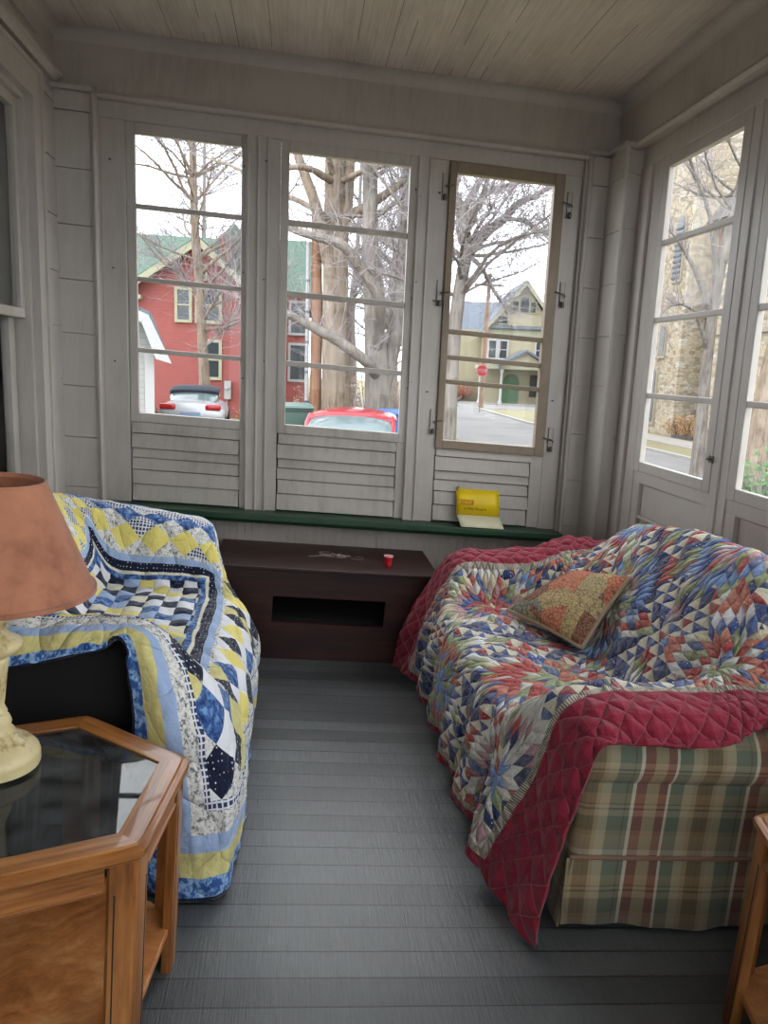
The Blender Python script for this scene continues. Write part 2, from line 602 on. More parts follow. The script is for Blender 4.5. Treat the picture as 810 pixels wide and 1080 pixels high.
# screw heads along the casing
sc = MB()
for u in (-.93, -.24, -.13, .67, .70, .8, 1.53):
    for z in (2.5, 1.97, 1.45):
        sc.lathe([(0, -.004), (.006, -.004), (.006, .004), (0, .004)], 8, (u + random.uniform(-.01, .01), 4.374, z + random.uniform(-.06, .06)))
sc.build('screw_heads', METAL, w2, shear=True)

# asbestos shingle siding pilasters


def siding_boxes(m, u0, u1, y0, y1, z0, z1, face, step=0.272, off=0.0, t=0.0035):
    """face: '-y','-x','+x' direction in which the shingles lap"""
    z = z0 - off
    while z < z1:
        a, b = max(z, z0), min(z + step - .0028, z1)
        if b - a > .01:
            if face == '-y': m.prism([(y0 - t, a), (y1, a), (y1, b), (y0, b)], u0, u1, 'x')
            elif face == '-x': m.prism([(u0 - t, a), (u1, a), (u1, b), (u0, b)], y0, y1, 'y')
            else: m.prism([(u0, a), (u1 + t, a), (u1, b), (u0, b)], y0, y1, 'y')
        z += step


pl = MB(); siding_boxes(pl, UL - .05, -1.004, 4.30, 4.5, 0, 2.74, '-y', off=.07)
struct(pl.build('wall_corner_left', SIDING, shear=True, bevel=.0015))
cap = MB().box(UL - .05, -.992, 4.272, 4.5, 2.74, 2.765)
cap.box(-1.006, -.984, 4.285, 4.5, .67, 2.74)
cap.tube([(-.99, 4.29, .67), (-.99, 4.29, 2.74)], .012, 8)
struct(cap.build('trim_10', WHITE_TRIM, shear=True, bevel=.004))

pr = MB(); siding_boxes(pr, 1.63, 1.80, 4.335, 4.44, 0, 2.76, '-y', off=.11)
pr.box(1.60, 1.80, 4.36, 4.44, 0, 2.76)
struct(pr.build('wall_corner_right', SIDING, shear=True, bevel=.0015))
p2 = MB(); siding_boxes(p2, 1.735, 1.858, 4.105, 4.4, 0, 2.76, '-y', off=.09)
siding_boxes(p2, 1.733, 1.80, 4.11, 4.40, 0, 2.76, '-x', off=.10)
p2.box(1.76, 1.85, 4.13, 4.42, 0, 2.76)
struct(p2.build('wall_pier_right', SIDING, shear=True, bevel=.0015))
cp = MB().box(1.60, 1.76, 4.29, 4.42, 2.757, 2.778).box(1.705, 1.84, 4.075, 4.42, 2.757, 2.778)
cp.tube([(1.625, 4.328, .1), (1.625, 4.328, 2.757)], .014, 8)
cp.tube([(1.738, 4.10, .1), (1.738, 4.10, 2.757)], .014, 8)
cp.box(1.60, 1.632, 4.345, 4.44, .66, 2.757)
struct(cp.build('trim_11', WHITE_TRIM, shear=True, bevel=.003, smooth=40))

# right wall
rw = MB().box(1.786, 1.885, Y0, 4.40, 2.752, ZT).box(1.86, 1.885, Y0, 4.3, 0, .64)
struct(rw.build('wall_right', WHITE, shear=True, bevel=.003))
moulding('y', Y0, 4.37, cove(1.787, ZT - .005, -1, .055, .075), 'trim_12', WHITE_TRIM)
moulding('y', Y0, 4.12, [(1.79, 2.745), (1.79, 2.79), (1.765, 2.782), (1.757, 2.765), (1.766, 2.748)], 'trim_13', WHITE_TRIM)
yws = [3.16 - .9 * k for k in range(6)]
rc = [(1.825, 1.858, Y0, 4.12, 2.655, 2.756), (1.832, 1.858, 3.87, 4.12, .64, 2.66), (1.815, 1.845, 3.98, 4.1, .64, 2.66)]
for y in yws:
    yl = y - .9 + .64 + .06
    rc.append((1.826, 1.858, yl + .0, y - .065, .64, 2.66))
    rc.append((1.819, 1.85, (yl + y - .065) / 2 - .006, (yl + y - .065) / 2 + .006, .64, 2.66))
struct(box_obj('trim_14', WHITE_TRIM, rc, bevel=.004))
pnl = MB(); pnb = MB()
for y in yws:
    a, b = y - .066, y + .70
    pnl.box(1.832, 1.88, a, b, 1.055, 1.118)
    pnl.box(1.832, 1.88, a, b, .64, .70)
    pnl.box(1.832, 1.88, a, a + .075, .70, 1.055); pnl.box(1.832, 1.88, b - .075, b, .70, 1.055)
    pnl.box(1.835, 1.88, a + .075, b - .075, .872, .885)
    pnb.box(1.850, 1.88, a + .079, b - .079, .89, 1.050); pnb.box(1.850, 1.88, a + .079, b - .079, .70, .868)
struct(pnl.build('trim_15', WHITE_TRIM, shear=True, bevel=.003))
struct(pnb.build('trim_16', WHITE_TRIM, shear=True, bevel=.003))
struct(MB().prism([(1.69, .628), (1.90, .628), (1.90, .67), (1.69, .662)], Y0, 4.10, 'y').build('trim_17', GREEN, shear=True, bevel=.004))
for k, y in enumerate(yws):
    w = window('window_%d' % (4 + k), 'y', y, y + .64, 1.838, BARS, (y - .062, y + .70), WHITE_TRIM)
    m = MB().tube([(1.826, y - .055, 1.26), (1.805, y - .06, 1.262), (1.80, y - .085, 1.268)], .006, 6)
    m.box(1.822, 1.828, y - .075, y - .04, 1.245, 1.275)
    m.build('latch', METAL, w, shear=True)

# left wall of the house with its curtained sash window
wy0, wy1, wz0, wz1 = 2.70, 3.90, .66, 2.565
lw = MB().box(UL - .2, UL, Y0, wy0 - .06, 0, ZT).box(UL - .2, UL, wy1 + .06, 4.5, 0, ZT)
lw.box(UL - .2, UL, wy0 - .06, wy1 + .06, 0, wz0 - .04).box(UL - .2, UL, wy0 - .06, wy1 + .06, wz1 + .03, ZT)
struct(lw.build('wall_left', WHITE, shear=True))
ls = MB(); siding_boxes(ls, UL - .01, UL + .004, 4.06, 4.32, 0, 2.72, '+x', off=.04, t=.007)
struct(ls.build('wall_left_siding', SIDING, shear=True, bevel=.0015))
moulding('y', Y0, 4.30, [(UL - .01, 2.765), (UL + .03, 2.765), (UL + .04, 2.785), (UL + .055, 2.792), (UL + .055, 2.81), (UL + .02, 2.82), (UL - .01, 2.86)], 'trim_18', WHITE_TRIM)
moulding('y', Y0, 4.37, cove(UL - .002, ZT - .005, 1, .05, .07), 'trim_19', WHITE_TRIM)
lc = [(UL - .02, UL + .022, 3.93, 4.06, .5, 2.60), (UL - .02, UL + .034, 4.035, 4.06, .5, 2.74), (UL - .02, UL + .022, 2.55, 4.06, 2.60, 2.74),
      (UL - .02, UL + .03, 2.5, 4.06, 2.715, 2.74), (UL - .02, UL + .03, 3.925, 3.94, .5, 2.60), (UL - .02, UL + .03, 2.66, 3.94, 2.59, 2.605),
      (UL - .02, UL + .022, 2.54, 2.67, .5, 2.60), (UL - .06, UL + .05, 2.5, 4.07, .60, .65), (UL - .02, UL + .02, Y0, 4.06, 2.90, 2.905)]
struct(box_obj('trim_20', WHITE_TRIM, lc, bevel=.005))
lwn = empty('window_10'); struct(lwn)
for nm, bxs in (('upper_sash', [(UL - .075, UL - .035, wy1 - .05, wy1, 1.60, wz1), (UL - .075, UL - .035, wy0, wy0 + .05, 1.60, wz1), (UL - .075, UL - .035, wy0 + .05, wy1 - .05, wz1 - .05, wz1), (UL - .075, UL - .02, wy0 + .05, wy1 - .05, 1.60, 1.645)]),
                ('lower_sash', [(UL - .12, UL - .08, wy1 - .09, wy1 - .02, wz0, 1.62), (UL - .12, UL - .08, wy0, wy0 + .07, wz0, 1.62), (UL - .12, UL - .08, wy0 + .07, wy1 - .09, wz0, wz0 + .07)])):
    box_obj(nm, WHITE_OLD, bxs, lwn, bevel=.004)
box_obj('jamb', WHITE_TRIM, [(UL - .2, UL - .01, wy1, wy1 + .065, wz0, wz1 + .05), (UL - .2, UL - .01, wy0 - .06, wy0, wz0, wz1 + .05), (UL - .2, UL - .01, wy0, wy1, wz1, wz1 + .05)], lwn)
for z0, z1, dd in ((1.645, wz1 - .05, .055), (wz0 + .07, 1.60, .10)):
    MB().box(UL - dd - .003, UL - dd, wy0 + .05, wy1 - .05, z0, z1).build('pane', GLASS, lwn, shear=True)
cu = MB(); n = 90; P = []
for i in range(n + 1):
    y = wy0 - .05 + (wy1 - wy0 + .10) * i / n
    xo = UL - .165 + .014 * math.sin(y * 70) + .006 * math.sin(y * 23 + 1)
    P.append([(xo, y, z) for z in (wz0 - .03, 1.2, 1.8, wz1 + .03)])
cu.grid(P)
co = cu.build('curtain', plain('dark_curtain_cloth', srgb(60, 62, 60), 0.9, noise_amt=.3, scale=5), shear=True, smooth=80)
sm = co.modifiers.new('thickness', 'SOLIDIFY'); sm.thickness = .004
tag(co, 'dark grey drawn curtain behind the glass of the left house window', 'curtain')

# rear end behind the camera: three more windows
rr = MB().box(UL - .2, UR + .1, Y0 - .08, Y0, 0, 1.15).box(UL - .2, UR + .1, Y0 - .08, Y0, 2.70, ZT)
for a, b in ((UL - .2, -.92), (-.20, .0), (.72, .96), (1.68, UR + .1)):
    rr.box(a, b, Y0 - .08, Y0, 1.15, 2.70)
struct(rr.build('wall_rear', WHITE, shear=True))
for k, (a, b) in enumerate(((-.87, -.25), (.05, .67), (1.01, 1.63))):
    window('window_%d' % (11 + k), 'x', a, b, Y0 - .05, BARS, (a - .05, b + .05), WHITE_TRIM, glass=(1.2, 2.65), fz=(1.15, 2.70))
# ------------------------------------------------------------------ fabrics


def quilt_blue_mat(Uw, Vw):
    """blue, yellow and white patchwork quilt; UV in metres, u from the front hem, v from the near hem"""
    M = Mat('blue_yellow_patchwork'); uv = M.coord('UV'); u, v, _ = M.xyz(uv)
    u1 = u * 1.15; vf = ((v * -1.0) + Vw) * 1.3
    d = u1.min(v * 1.6).min(((u * -1.0) + Uw) * 1.4).min(vf)
    navy, blue, lblue, yel, white, cream = srgb(24, 30, 54), srgb(84, 124, 182), srgb(160, 182, 218), srgb(214, 200, 124), srgb(232, 233, 238), srgb(226, 223, 204)
    yel2 = srgb(230, 216, 124)
    # small printed motifs
    big = M.noise(uv, 42.0, 4, 0.7); fine = M.noise(uv, 120.0, 3, 0.7); dots = M.voronoi(uv, 70.0, rand=0.25)
    c_navy = M.mix(dots.lt(0.16), navy, srgb(214, 218, 226))
    c_navy_plain = M.mix(big.gt(0.56) * 0.6, navy, srgb(76, 96, 140))
    c_blue = M.ramp(big, [(0.46, srgb(52, 88, 150)), (0.50, srgb(96, 138, 196)), (0.56, srgb(150, 184, 222))])
    c_blue2 = M.ramp(big, [(0.40, srgb(34, 56, 106)), (0.52, srgb(66, 104, 164)), (0.60, srgb(122, 160, 208))])
    c_yel = M.mix(big, srgb(176, 168, 104), srgb(238, 228, 160))
    c_floral = M.ramp(fine * 0.5 + big * 0.5, [(0.43, srgb(112, 116, 118)), (0.47, srgb(206, 206, 202)), (0.55, srgb(232, 230, 226))])
    g1 = (u * 70.0).frac().lt(0.3); g2 = (v * 70.0).frac().lt(0.3)
    c_ging = M.mix(g1.max(g2), srgb(50, 62, 92), srgb(222, 226, 234))
    # on-point squares
    s = 0.135
    vside = vf.lt(u1.min(v * 1.6))        # the far strip runs along the arm
    w1 = vf * vside + (v - s / 2) * (1.0 - vside)
    u2 = u * vside + u1 * (1.0 - vside)
    a = ((u2 + w1) / s); b = ((u2 - w1) / s)
    r1 = M.white(a.floor(), b.floor(), 2.0)
    par = (a.floor() + b.floor() + vside).mod(2.0)
    c_pt = M.palette(r1, [(1, 0, 0, 1), (1, 0, 0, 1), (0, 1, 0, 1), (1, 0, 0, 1), (0, 0, 1, 1)])
    rgb = M.n('ShaderNodeSeparateColor'); M.link(c_pt, rgb.inputs[0])
    pR, pG = S(M.nt, rgb.outputs[0]), S(M.nt, rgb.outputs[1])
    c_on = M.mix(pR, c_blue2, c_navy); c_on = M.mix(pG, c_on, yel2)
    r1b = M.white(a.floor(), b.floor(), 7.0)
    c_off = M.mix(r1b.gt(0.4), white, c_floral); c_off = M.mix(r1b.gt(0.62), c_off, c_yel)
    c_on = M.mix(vside, c_on, M.mix(vf.gt(0.405), c_blue2, yel2))
    c_off = M.mix(vside, c_off, M.mix(r1b.gt(0.6), c_ging, c_floral))
    c_on = M.mix(par, c_on, c_off)
    # field: rows of small squares
    t = 0.066
    i = (u / t).floor(); j = (v / (t * 1.1)).floor()
    rr = M.white(i, j, 5.0); q = (i + j).mod(2.0); stripe = (i - j).mod(6.0)
    c_dk = M.mix(stripe.lt(2.5), yel2, c_navy_plain)
    c_dk = M.mix(rr.gt(0.80), c_dk, c_blue2)
    c_lt = M.mix(rr.gt(0.35), lblue, white); c_lt = M.mix(rr.gt(0.80), c_lt, cream)
    c_field = M.mix(q, c_dk, c_lt)
    bands = [(0.0, navy), (0.012, c_blue), (0.065, c_yel), (0.135, lblue), (0.185, c_floral), (0.245, c_ging),
             (0.27, c_on), (0.54, c_floral), (0.552, lblue), (0.585, c_navy), (0.628, cream), (0.643, c_blue2), (0.67, c_field)]
    col = bands[0][1]
    for p, c in bands[1:]:
        col = M.mix(d.gt(p), col, c)
    # quilting relief
    seam = ((u / t).frac() - 0.5).abs().max(((v / (t * 1.1)).frac() - 0.5).abs())
    puff = (0.5 - seam).max(0.0).pow(0.5)
    loops = ((u * 40.0).sin() + (v * 36.0 + (u * 22.0).sin() * 1.6).sin()).abs().pow(0.5)
    edge = M.n('ShaderNodeMath')
    h = puff * d.gt(0.67) + loops * d.lt(0.67) * 0.5 + M.noise(uv, 26.0, 3) * 0.8
    return M.bsdf(col, 0.92, M.bump(h, 0.85, 0.016), spec=0.2, sheen=0.15)


def quilt_red_mat(Vw, Uw, border=0.17):
    """many-coloured diamond patchwork with a wide crimson border"""
    M = Mat('star_patchwork_crimson_border'); uv = M.coord('UV'); u, v, _ = M.xyz(uv)
    d = (v - (0.36 - u).max(0.0) * 0.22).min((v * -1.0) + (Vw - 0.055)).min(u + (border - 0.035)).min((u * -1.0) + (Uw + 0.11))
    big = M.noise(uv, 46.0, 4, 0.7); fine = M.noise(uv, 110.0, 3, 0.7)
    dots = M.voronoi(uv, 80.0, rand=0.4).lt(0.2)
    pal = [srgb(66, 90, 150), srgb(210, 208, 202), srgb(140, 152, 108), srgb(176, 62, 62), srgb(214, 200, 166), srgb(44, 58, 104),
           srgb(196, 118, 100), srgb(120, 152, 204), srgb(226, 226, 230), srgb(222, 222, 214), srgb(160, 170, 132), srgb(186, 144, 150)]
    T = 0.84; c = 0.0425

    def star(ou, ov, N, seed):
        x = (u + ou).mod(T) - T / 2; y = (v + ov).mod(T) - T / 2
        tid = ((u + ou) / T).floor() * 3.0 + ((v + ov) / T).floor() * 7.0 + seed
        r = (x * x + y * y).sqrt(); an = y.atan2(x) + PI / 8
        sec = (an / (PI / 4)).floor(); a = an - sec * (PI / 4)
        be = r * a.sin() * 1.41421356; al = r * a.cos() - r * a.sin()
        fi, fj = al / c, be / c
        i, j = fi.floor(), fj.floor()
        ring = i + j
        inside = i.lt(N - 0.5) * j.lt(N - 0.5)
        k = M.white(ring, tid, 1.0)
        k2 = M.white(ring + i * 17.0 + sec * 5.0, j * 3.0 + sec, tid)
        pad = ((fi.frac() - 0.5).abs().max((fj.frac() - 0.5).abs()))
        return inside, k, k2, pad, sec
    in1, k1, kk1, pad1, sec1 = star(0.16, 0.10, 5, 0.0)
    in2, k2, kk2, pad2, sec2 = star(0.16 + T / 2, 0.10 + T / 2, 5, 11.0)
    key = k1 * in1 + (k2 * (1.0 - in1))
    kv = kk1 * in1 + kk2 * (1.0 - in1)
    inn = in1.max(in2)
    pad = pad1 * in1 + pad2 * (1.0 - in1)
    col = M.palette(key, pal)
    col2 = M.palette(kv, pal[::-1])
    col = M.mix(kv.gt(0.66), col, col2)
    # setting triangles between the stars
    s = 0.075
    a, b = (u + v) / s, (u - v) / s
    kb = M.white(a.floor(), b.floor(), 4.0)
    half = (a.frac() + b.frac()).gt(1.0)
    setc = M.mix(half, M.palette(kb, [srgb(54, 76, 132), srgb(158, 52, 62), srgb(66, 94, 152), srgb(176, 180, 148)]), srgb(198, 190, 170))
    setc = M.mix(kb.gt(0.7), setc, srgb(38, 54, 104))
    col = M.mix(inn, setc, col)
    pad = pad * inn + (a.frac() - 0.5).abs().max((b.frac() - 0.5).abs()) * (1.0 - inn)
    # prints
    col = M.mix((big - 0.38) * 1.6 * kv, col, srgb(222, 214, 190))
    col = M.mix(dots * kv.lt(0.25) * 0.8, col, srgb(230, 228, 220))
    col = M.mix(fine.gt(0.58) * kv.gt(0.5) * 0.35, col, srgb(70, 70, 80))
    # striped ticking and crimson border
    tick = ((u + v * 0.0) * 150.0).frac().lt(0.45)
    tick2 = (v * 150.0).frac().lt(0.45)
    ctick = M.mix(tick, srgb(196, 186, 164), srgb(96, 94, 92))
    col = M.mix(d.lt(border + 0.026), col, ctick)
    g = 0.082
    qa, qb = ((u + v) / g).frac(), ((u - v) / g).frac()
    line = ((qa - 0.5).abs().max((qb - 0.5).abs()))
    red = M.mix(M.noise(uv, 30.0, 4) , srgb(116, 24, 42), srgb(150, 44, 64))
    red = M.mix(line.gt(0.483) * 0.55, red, srgb(206, 110, 116))
    isred = d.lt(border)
    col = M.mix(isred, col, red)
    pr = (1.0 - line * 2.0).max(0.0).pow(0.45)
    pp = (1.0 - pad * 2.0).max(0.0).pow(0.5)
    h = pr * isred + pp * (1.0 - isred) + M.noise(uv, 34.0, 3) * 0.7
    return M.bsdf(col, 0.92, M.bump(h, 0.9, 0.018), spec=0.2, sheen=0.15)


def plaid_mat():
    M = Mat('sage_tan_burgundy_plaid'); uv = M.coord('UV'); u, v, _ = M.xyz(uv)
    sage, tan, beige, burg, cream, brown, dark = srgb(94, 106, 92), srgb(160, 138, 106), srgb(172, 158, 130), srgb(120, 40, 46), srgb(216, 208, 186), srgb(112, 78, 44), srgb(74, 70, 58)
    P = 0.335
    w = (u / P).frac()
    warp = M.ramp(w, [(0.0, burg), (.075, tan), (.10, tan), (.185, burg), (.26, cream), (.285, sage), (.40, beige), (.48, tan), (.52, brown), (.555, dark), (.565, brown), (.60, dark), (.61, brown), (.655, tan), (.69, beige), (.77, sage), (.90, dark), (.915, sage), (.955, cream), (.985, burg)], 'CONSTANT')
    f = (v / 0.245).frac()
    weft = M.ramp(f, [(0.0, beige), (.18, tan), (.24, sage), (.42, beige), (.50, dark), (.52, beige), (.56, dark), (.575, tan), (.70, sage), (.86, dark), (.875, sage), (.93, cream)], 'CONSTANT')
    wv = M.noise(M.mapping(uv, (400, 400, 1)), 1.0, 2)
    col = M.mix(0.36 + 0.0, warp, weft)
    col = M.mix(wv * 0.25, col, srgb(150, 140, 112))
    return M.bsdf(col, 0.85, M.bump(M.noise(M.mapping(uv, (300, 300, 1)), 1.0, 2), 0.15, 0.002), spec=0.25, sheen=0.1)


def pillow_mat():
    M = Mat('chrysanthemum_print'); uv = M.coord('UV')
    warp = M.noise(uv, 4.0, 2)
    u, v, _ = M.xyz(uv)
    big = M.n('ShaderNodeTexVoronoi'); M.nt.links.new(uv, big.inputs['Vector']); big.inputs['Scale'].default_value = 3.3
    big.inputs['Randomness'].default_value = 0.7
    dist = S(M.nt, big.outputs['Distance'])
    sep = M.n('ShaderNodeSeparateColor'); M.nt.links.new(big.outputs['Color'], sep.inputs[0])
    key = S(M.nt, sep.outputs[0])
    px, py, _ = M.xyz(big.outputs['Position'])
    dx, dy = u - px * 1.0, v - py * 1.0
    ang = dy.atan2(dx)
    ring = (dist * 11.0)
    pet = ((ang * 4.5 + ring.floor() * 1.1).sin().abs())
    base = M.palette(key, [srgb(150, 132, 92), srgb(186, 92, 70), srgb(100, 28, 26), srgb(160, 142, 102), srgb(98, 108, 104), srgb(160, 62, 50), srgb(172, 148, 98)])
    fl = ring.frac() * 0.6 + pet * 0.4
    col = M.mix(fl * 0.38, base, srgb(196, 176, 136))
    edge = M.voronoi(uv, 17.0, 'DISTANCE_TO_EDGE')
    col = M.mix(edge.lt(0.045) * 0.5, col, srgb(56, 44, 34))
    col = M.mix(ring.frac().lt(0.13) * 0.55, col, srgb(60, 42, 34))
    col = M.mix(pet.lt(0.14) * 0.6, col, srgb(64, 44, 34))
    return M.bsdf(col, 0.85, M.bump(M.noise(uv, 60.0, 3), 0.2, 0.004), spec=0.25)


def catmull(P, n):
    """resample control points P (k, ...) to n points with a Catmull-Rom spline (uniform in the parameter)"""
    P = np.asarray(P, float); k = len(P)
    t = np.linspace(0, k - 1, n); i = np.clip(t.astype(int), 0, k - 2); f = (t - i).reshape((-1,) + (1,) * (P.ndim - 1))
    g = lambda a: P[np.clip(a, 0, k - 1)]
    p0, p1, p2, p3 = g(i - 1), g(i), g(i + 1), g(i + 2)
    p0 = np.where((i == 0).reshape(f.shape), 2 * p1 - p2, p0); p3 = np.where((i == k - 2).reshape(f.shape), 2 * p2 - p1, p3)
    tau = 0.42
    m1, m2 = tau * (p2 - p0), tau * (p3 - p1)
    return (2 * f**3 - 3 * f**2 + 1) * p1 + (f**3 - 2 * f**2 + f) * m1 + (-2 * f**3 + 3 * f**2) * p2 + (f**3 - f**2) * m2


def drape(name, net, nu, nv, mat, wrinkle, label, cat, seed=0.0, thick=0.012, side=1):
    """net[row along the sofa][column front hem -> back] of 3-D points -> one draped cloth"""
    net = np.array(net, float)
    A = catmull(net, nv)                               # (nv, cols, 3)
    A = catmull(A.transpose(1, 0, 2), nu).transpose(1, 0, 2)   # (nv, nu, 3)
    # UV in metres along the cloth
    du = np.linalg.norm(np.diff(A, axis=1), axis=2); U = np.concatenate([np.zeros((nv, 1)), np.cumsum(du, 1)], 1)
    dv = np.linalg.norm(np.diff(A, axis=0), axis=2); V = np.concatenate([np.zeros((1, nu)), np.cumsum(dv, 0)], 0)
    Um = np.median(U, 0, keepdims=True); Vm = np.median(V, 1, keepdims=True)
    U = 0.25 * U + 0.75 * Um; V = 0.25 * V + 0.75 * Vm
    UV = np.stack([U, V], 2)
    # relief along the normals
    tu = np.gradient(A, axis=1); tv = np.gradient(A, axis=0)
    N = np.cross(tu, tv) * side; N /= np.maximum(np.linalg.norm(N, axis=2, keepdims=True), 1e-9)
    B = A.copy()
    for a in range(nv):
        for b in range(nu):
            p = Vector((U[a, b] + seed, V[a, b], seed)); q = Vector(A[a, b])
            h = noise.noise(p * 5.0) * 0.009 + noise.noise(p * 13.0) * 0.006
            h += wrinkle(U[a, b], V[a, b], A[a, b])
            h += (1 - abs(noise.noise(Vector((p.x * 9, p.y * 16, 3.3 + seed))))) ** 6 * 0.006
            B[a, b] = A[a, b] + N[a, b] * h
    B[:, :, 2] = np.maximum(B[:, :, 2], 0.012)
    m = MB(); m.grid(B if side > 0 else B, UV)
    o = m.build(name, mat, smooth=180)
    sd = o.modifiers.new('thickness', 'SOLIDIFY'); sd.thickness = thick; sd.offset = -side
    tag(o, label, cat)
    return o, float(U.max()), float(np.median(V[-1]))


def soft_box(m, x0, x1, y0, y1, z0, z1, r=0.06, puff=0.0, n=14):
    """rounded cushion-like box with plaid-friendly UVs (u runs round the vertical faces, v up)"""
    cx, cy, cz = (x0 + x1) / 2, (y0 + y1) / 2, (z0 + z1) / 2
    hx, hy, hz = (x1 - x0) / 2, (y1 - y0) / 2, (z1 - z0) / 2
    def surf(p):
        q = Vector(p)
        c = Vector((max(-hx + r, min(hx - r, q.x)), max(-hy + r, min(hy - r, q.y)), max(-hz + r, min(hz - r, q.z))))
        d = q - c
        if d.length > 1e-9: q = c + d.normalized() * r
        if puff:
            q.z += puff * (1 if q.z > 0 else -1) * max(0, 1 - (q.x / hx) ** 2) * max(0, 1 - (q.y / hy) ** 2)
        return (q.x + cx, q.y + cy, q.z + cz)
    L = lambda a, h: [-h + 2 * h * (0.5 - 0.5 * math.cos(PI * (0.06 + 0.88 * k / n)) - 0.0089) / 0.9822 for k in range(n + 1)]
    xs, ys, zs = L(0, hx), L(0, hy), L(0, hz)
    for s in (-1, 1):
        for (A_, B_, f) in ((xs, ys, lambda a, b: (a, b, s * hz)), (xs, zs, lambda a, b: (a, s * hy, b)), (ys, zs, lambda a, b: (s * hx, a, b))):
            P = [[surf(f(a, b)) for b in B_] for a in A_]
            UV = []
            for a in A_:
                row = []
                for b in B_:
                    p = surf(f(a, b))
                    if f(0, 0)[2] != 0: row.append((p[0], p[1] + p[2]))
                    elif f(0, 0)[1] != 0: row.append((p[0], p[2]))
                    else: row.append((p[1], p[2]))
                UV.append(row)
            flip = (s > 0) ^ (f(0, 0)[1] != 0)
            if not flip: P, UV = P[::-1], UV[::-1]
            m.grid(P, UV)
    return m


def merge(o, d=0.0008):
    bm = bmesh.new(); bm.from_mesh(o.data); bmesh.ops.remove_doubles(bm, verts=bm.verts, dist=d)
    bmesh.ops.recalc_face_normals(bm, faces=bm.faces); bm.to_mesh(o.data); bm.free()
    return o

# ------------------------------------------------------------------ the plaid sofa on the right
PLAID = plaid_mat()
sofa = empty('sofa', (0, 0, 0), label='plaid skirted sofa with rolled arms under the right-hand windows, beneath the crimson-bordered quilt', cat='sofa')


def part(name, mat, parent, *boxes, r=.05, puff=0.0, smooth=60, **k):
    m = MB()
    for b in boxes: soft_box(m, *b, r=r, puff=puff)
    return merge(m.build(name, mat, parent, smooth=smooth, **k))


part('base', PLAID, sofa, (.86, 1.70, 1.90, 3.62, .20, .36), r=.02)
part('seat_cushion', PLAID, sofa, (.76, 1.28, 2.10, 2.775, .33, .452), r=.05, puff=.008)
part('seat_cushion', PLAID, sofa, (.76, 1.28, 2.785, 3.42, .33, .452), r=.05, puff=.008)
for y0, y1 in ((2.10, 2.70), (2.72, 3.25)):
    m = MB(); soft_box(m, -.08, .08, y0, y1, -.02, .40, r=.07)
    o = merge(m.build('back_cushion', PLAID, sofa, smooth=70))
    o.matrix_local = Matrix.Translation((1.39, 0, .42)) @ Matrix.Rotation(math.radians(19), 4, 'Y')
part('backrest', PLAID, sofa, (1.555, 1.70, 1.95, 3.60, .10, .72), r=.07)
# near arm: rolled top over a flat panel, skirt below
for nm, s, ye in (('near', -1, 1.862), ('far', 1, 3.66)):
    arm = part('arm', PLAID, sofa, (.84, 1.70, min(ye, ye - s * .21), max(ye, ye - s * .21), .10, .50), r=.03)
    m = MB(); prof = []
    yc, zc, rr_ = ye - s * .09, .515, .105
    n = 28; X0, X1 = .838, 1.70
    P, UV = [], []
    for i in range(n):
        t = 2 * PI * i / n
        yy = yc - s * 0 + rr_ * 1.12 * math.cos(t); zz = zc + rr_ * math.sin(t)
        P.append([(xx, yy + (cc if cc else 0), zz) for xx, cc in ((X0, 0), (X0 + .002, 0), (.95, 0), (1.1, 0), (1.25, 0), (1.4, 0), (1.55, 0), (X1, 0))])
        UV.append([(xx, .50 + (t if t < PI * 1.5 else t - 2 * PI) * rr_ * 1.05) for xx in (X0, X0 + .002, .95, 1.1, 1.25, 1.4, 1.55, X1)])
    P.append(P[0]); UV.append([(a, b + 2 * PI * rr_ * 1.05 if False else .50 + 2 * PI * rr_ * 1.05) for a, b in UV[0]])
    m.grid(P[::-1], UV[::-1])
    for X in (X0, X1):
        b0 = len(m.v)
        for i in range(n):
            t = 2 * PI * i / n
            m.v.append((X, yc + rr_ * 1.12 * math.cos(t), zc + rr_ * math.sin(t)))
        ids = [b0 + i for i in range(n)]
        m.face(ids if X == X0 else ids[::-1], [(m.v[k][1], m.v[k][2]) for k in (ids if X == X0 else ids[::-1])])
    m.build('rolled_arm_top', PLAID, arm, smooth=50)
    m = MB().tube([(.835, ye + s * .004, .222), (1.70, ye + s * .004, .222)], .006, 8)
    m.build('piping', PLAID, arm, smooth=60)


def skirt_run(m, a, b, axis, out):
    N = 44; P = []; UV = []
    for i in range(N + 1):
        t = a + (b - a) * i / N
        w = .006 * math.sin(t * 17) + .004 * math.sin(t * 41 + 1)
        row, ur = [], []
        for z in (.22, .12, .018 + .008 * math.sin(t * 9)):
            o = out + (w + .012) * (.22 - z) / .2 * (1 if out > 2.5 or (axis == 'y' and out > 1.2) else -1)
            row.append((t, o, z) if axis == 'x' else (o, t, z)); ur.append((t, z))
        P.append(row); UV.append(ur)
    m.grid(P, UV)


for nm_, a_ in (('skirt_panel', (.826, 1.70, 'x', 1.860)), ('skirt_panel', (.826, 1.70, 'x', 3.664)), ('skirt_panel', (1.848, 3.676, 'y', .838))):
    sk = MB(); skirt_run(sk, *a_)
    so = sk.build(nm_, PLAID, sofa, smooth=70)
    s_ = so.modifiers.new('t', 'SOLIDIFY'); s_.thickness = .006
for x, y in ((.90, 1.93), (1.64, 1.93), (.90, 3.59), (1.64, 3.59)):
    MB().lathe([(.022, 0), (.03, .20)], 12, (x, y, 0)).build('foot', BLACK, sofa)


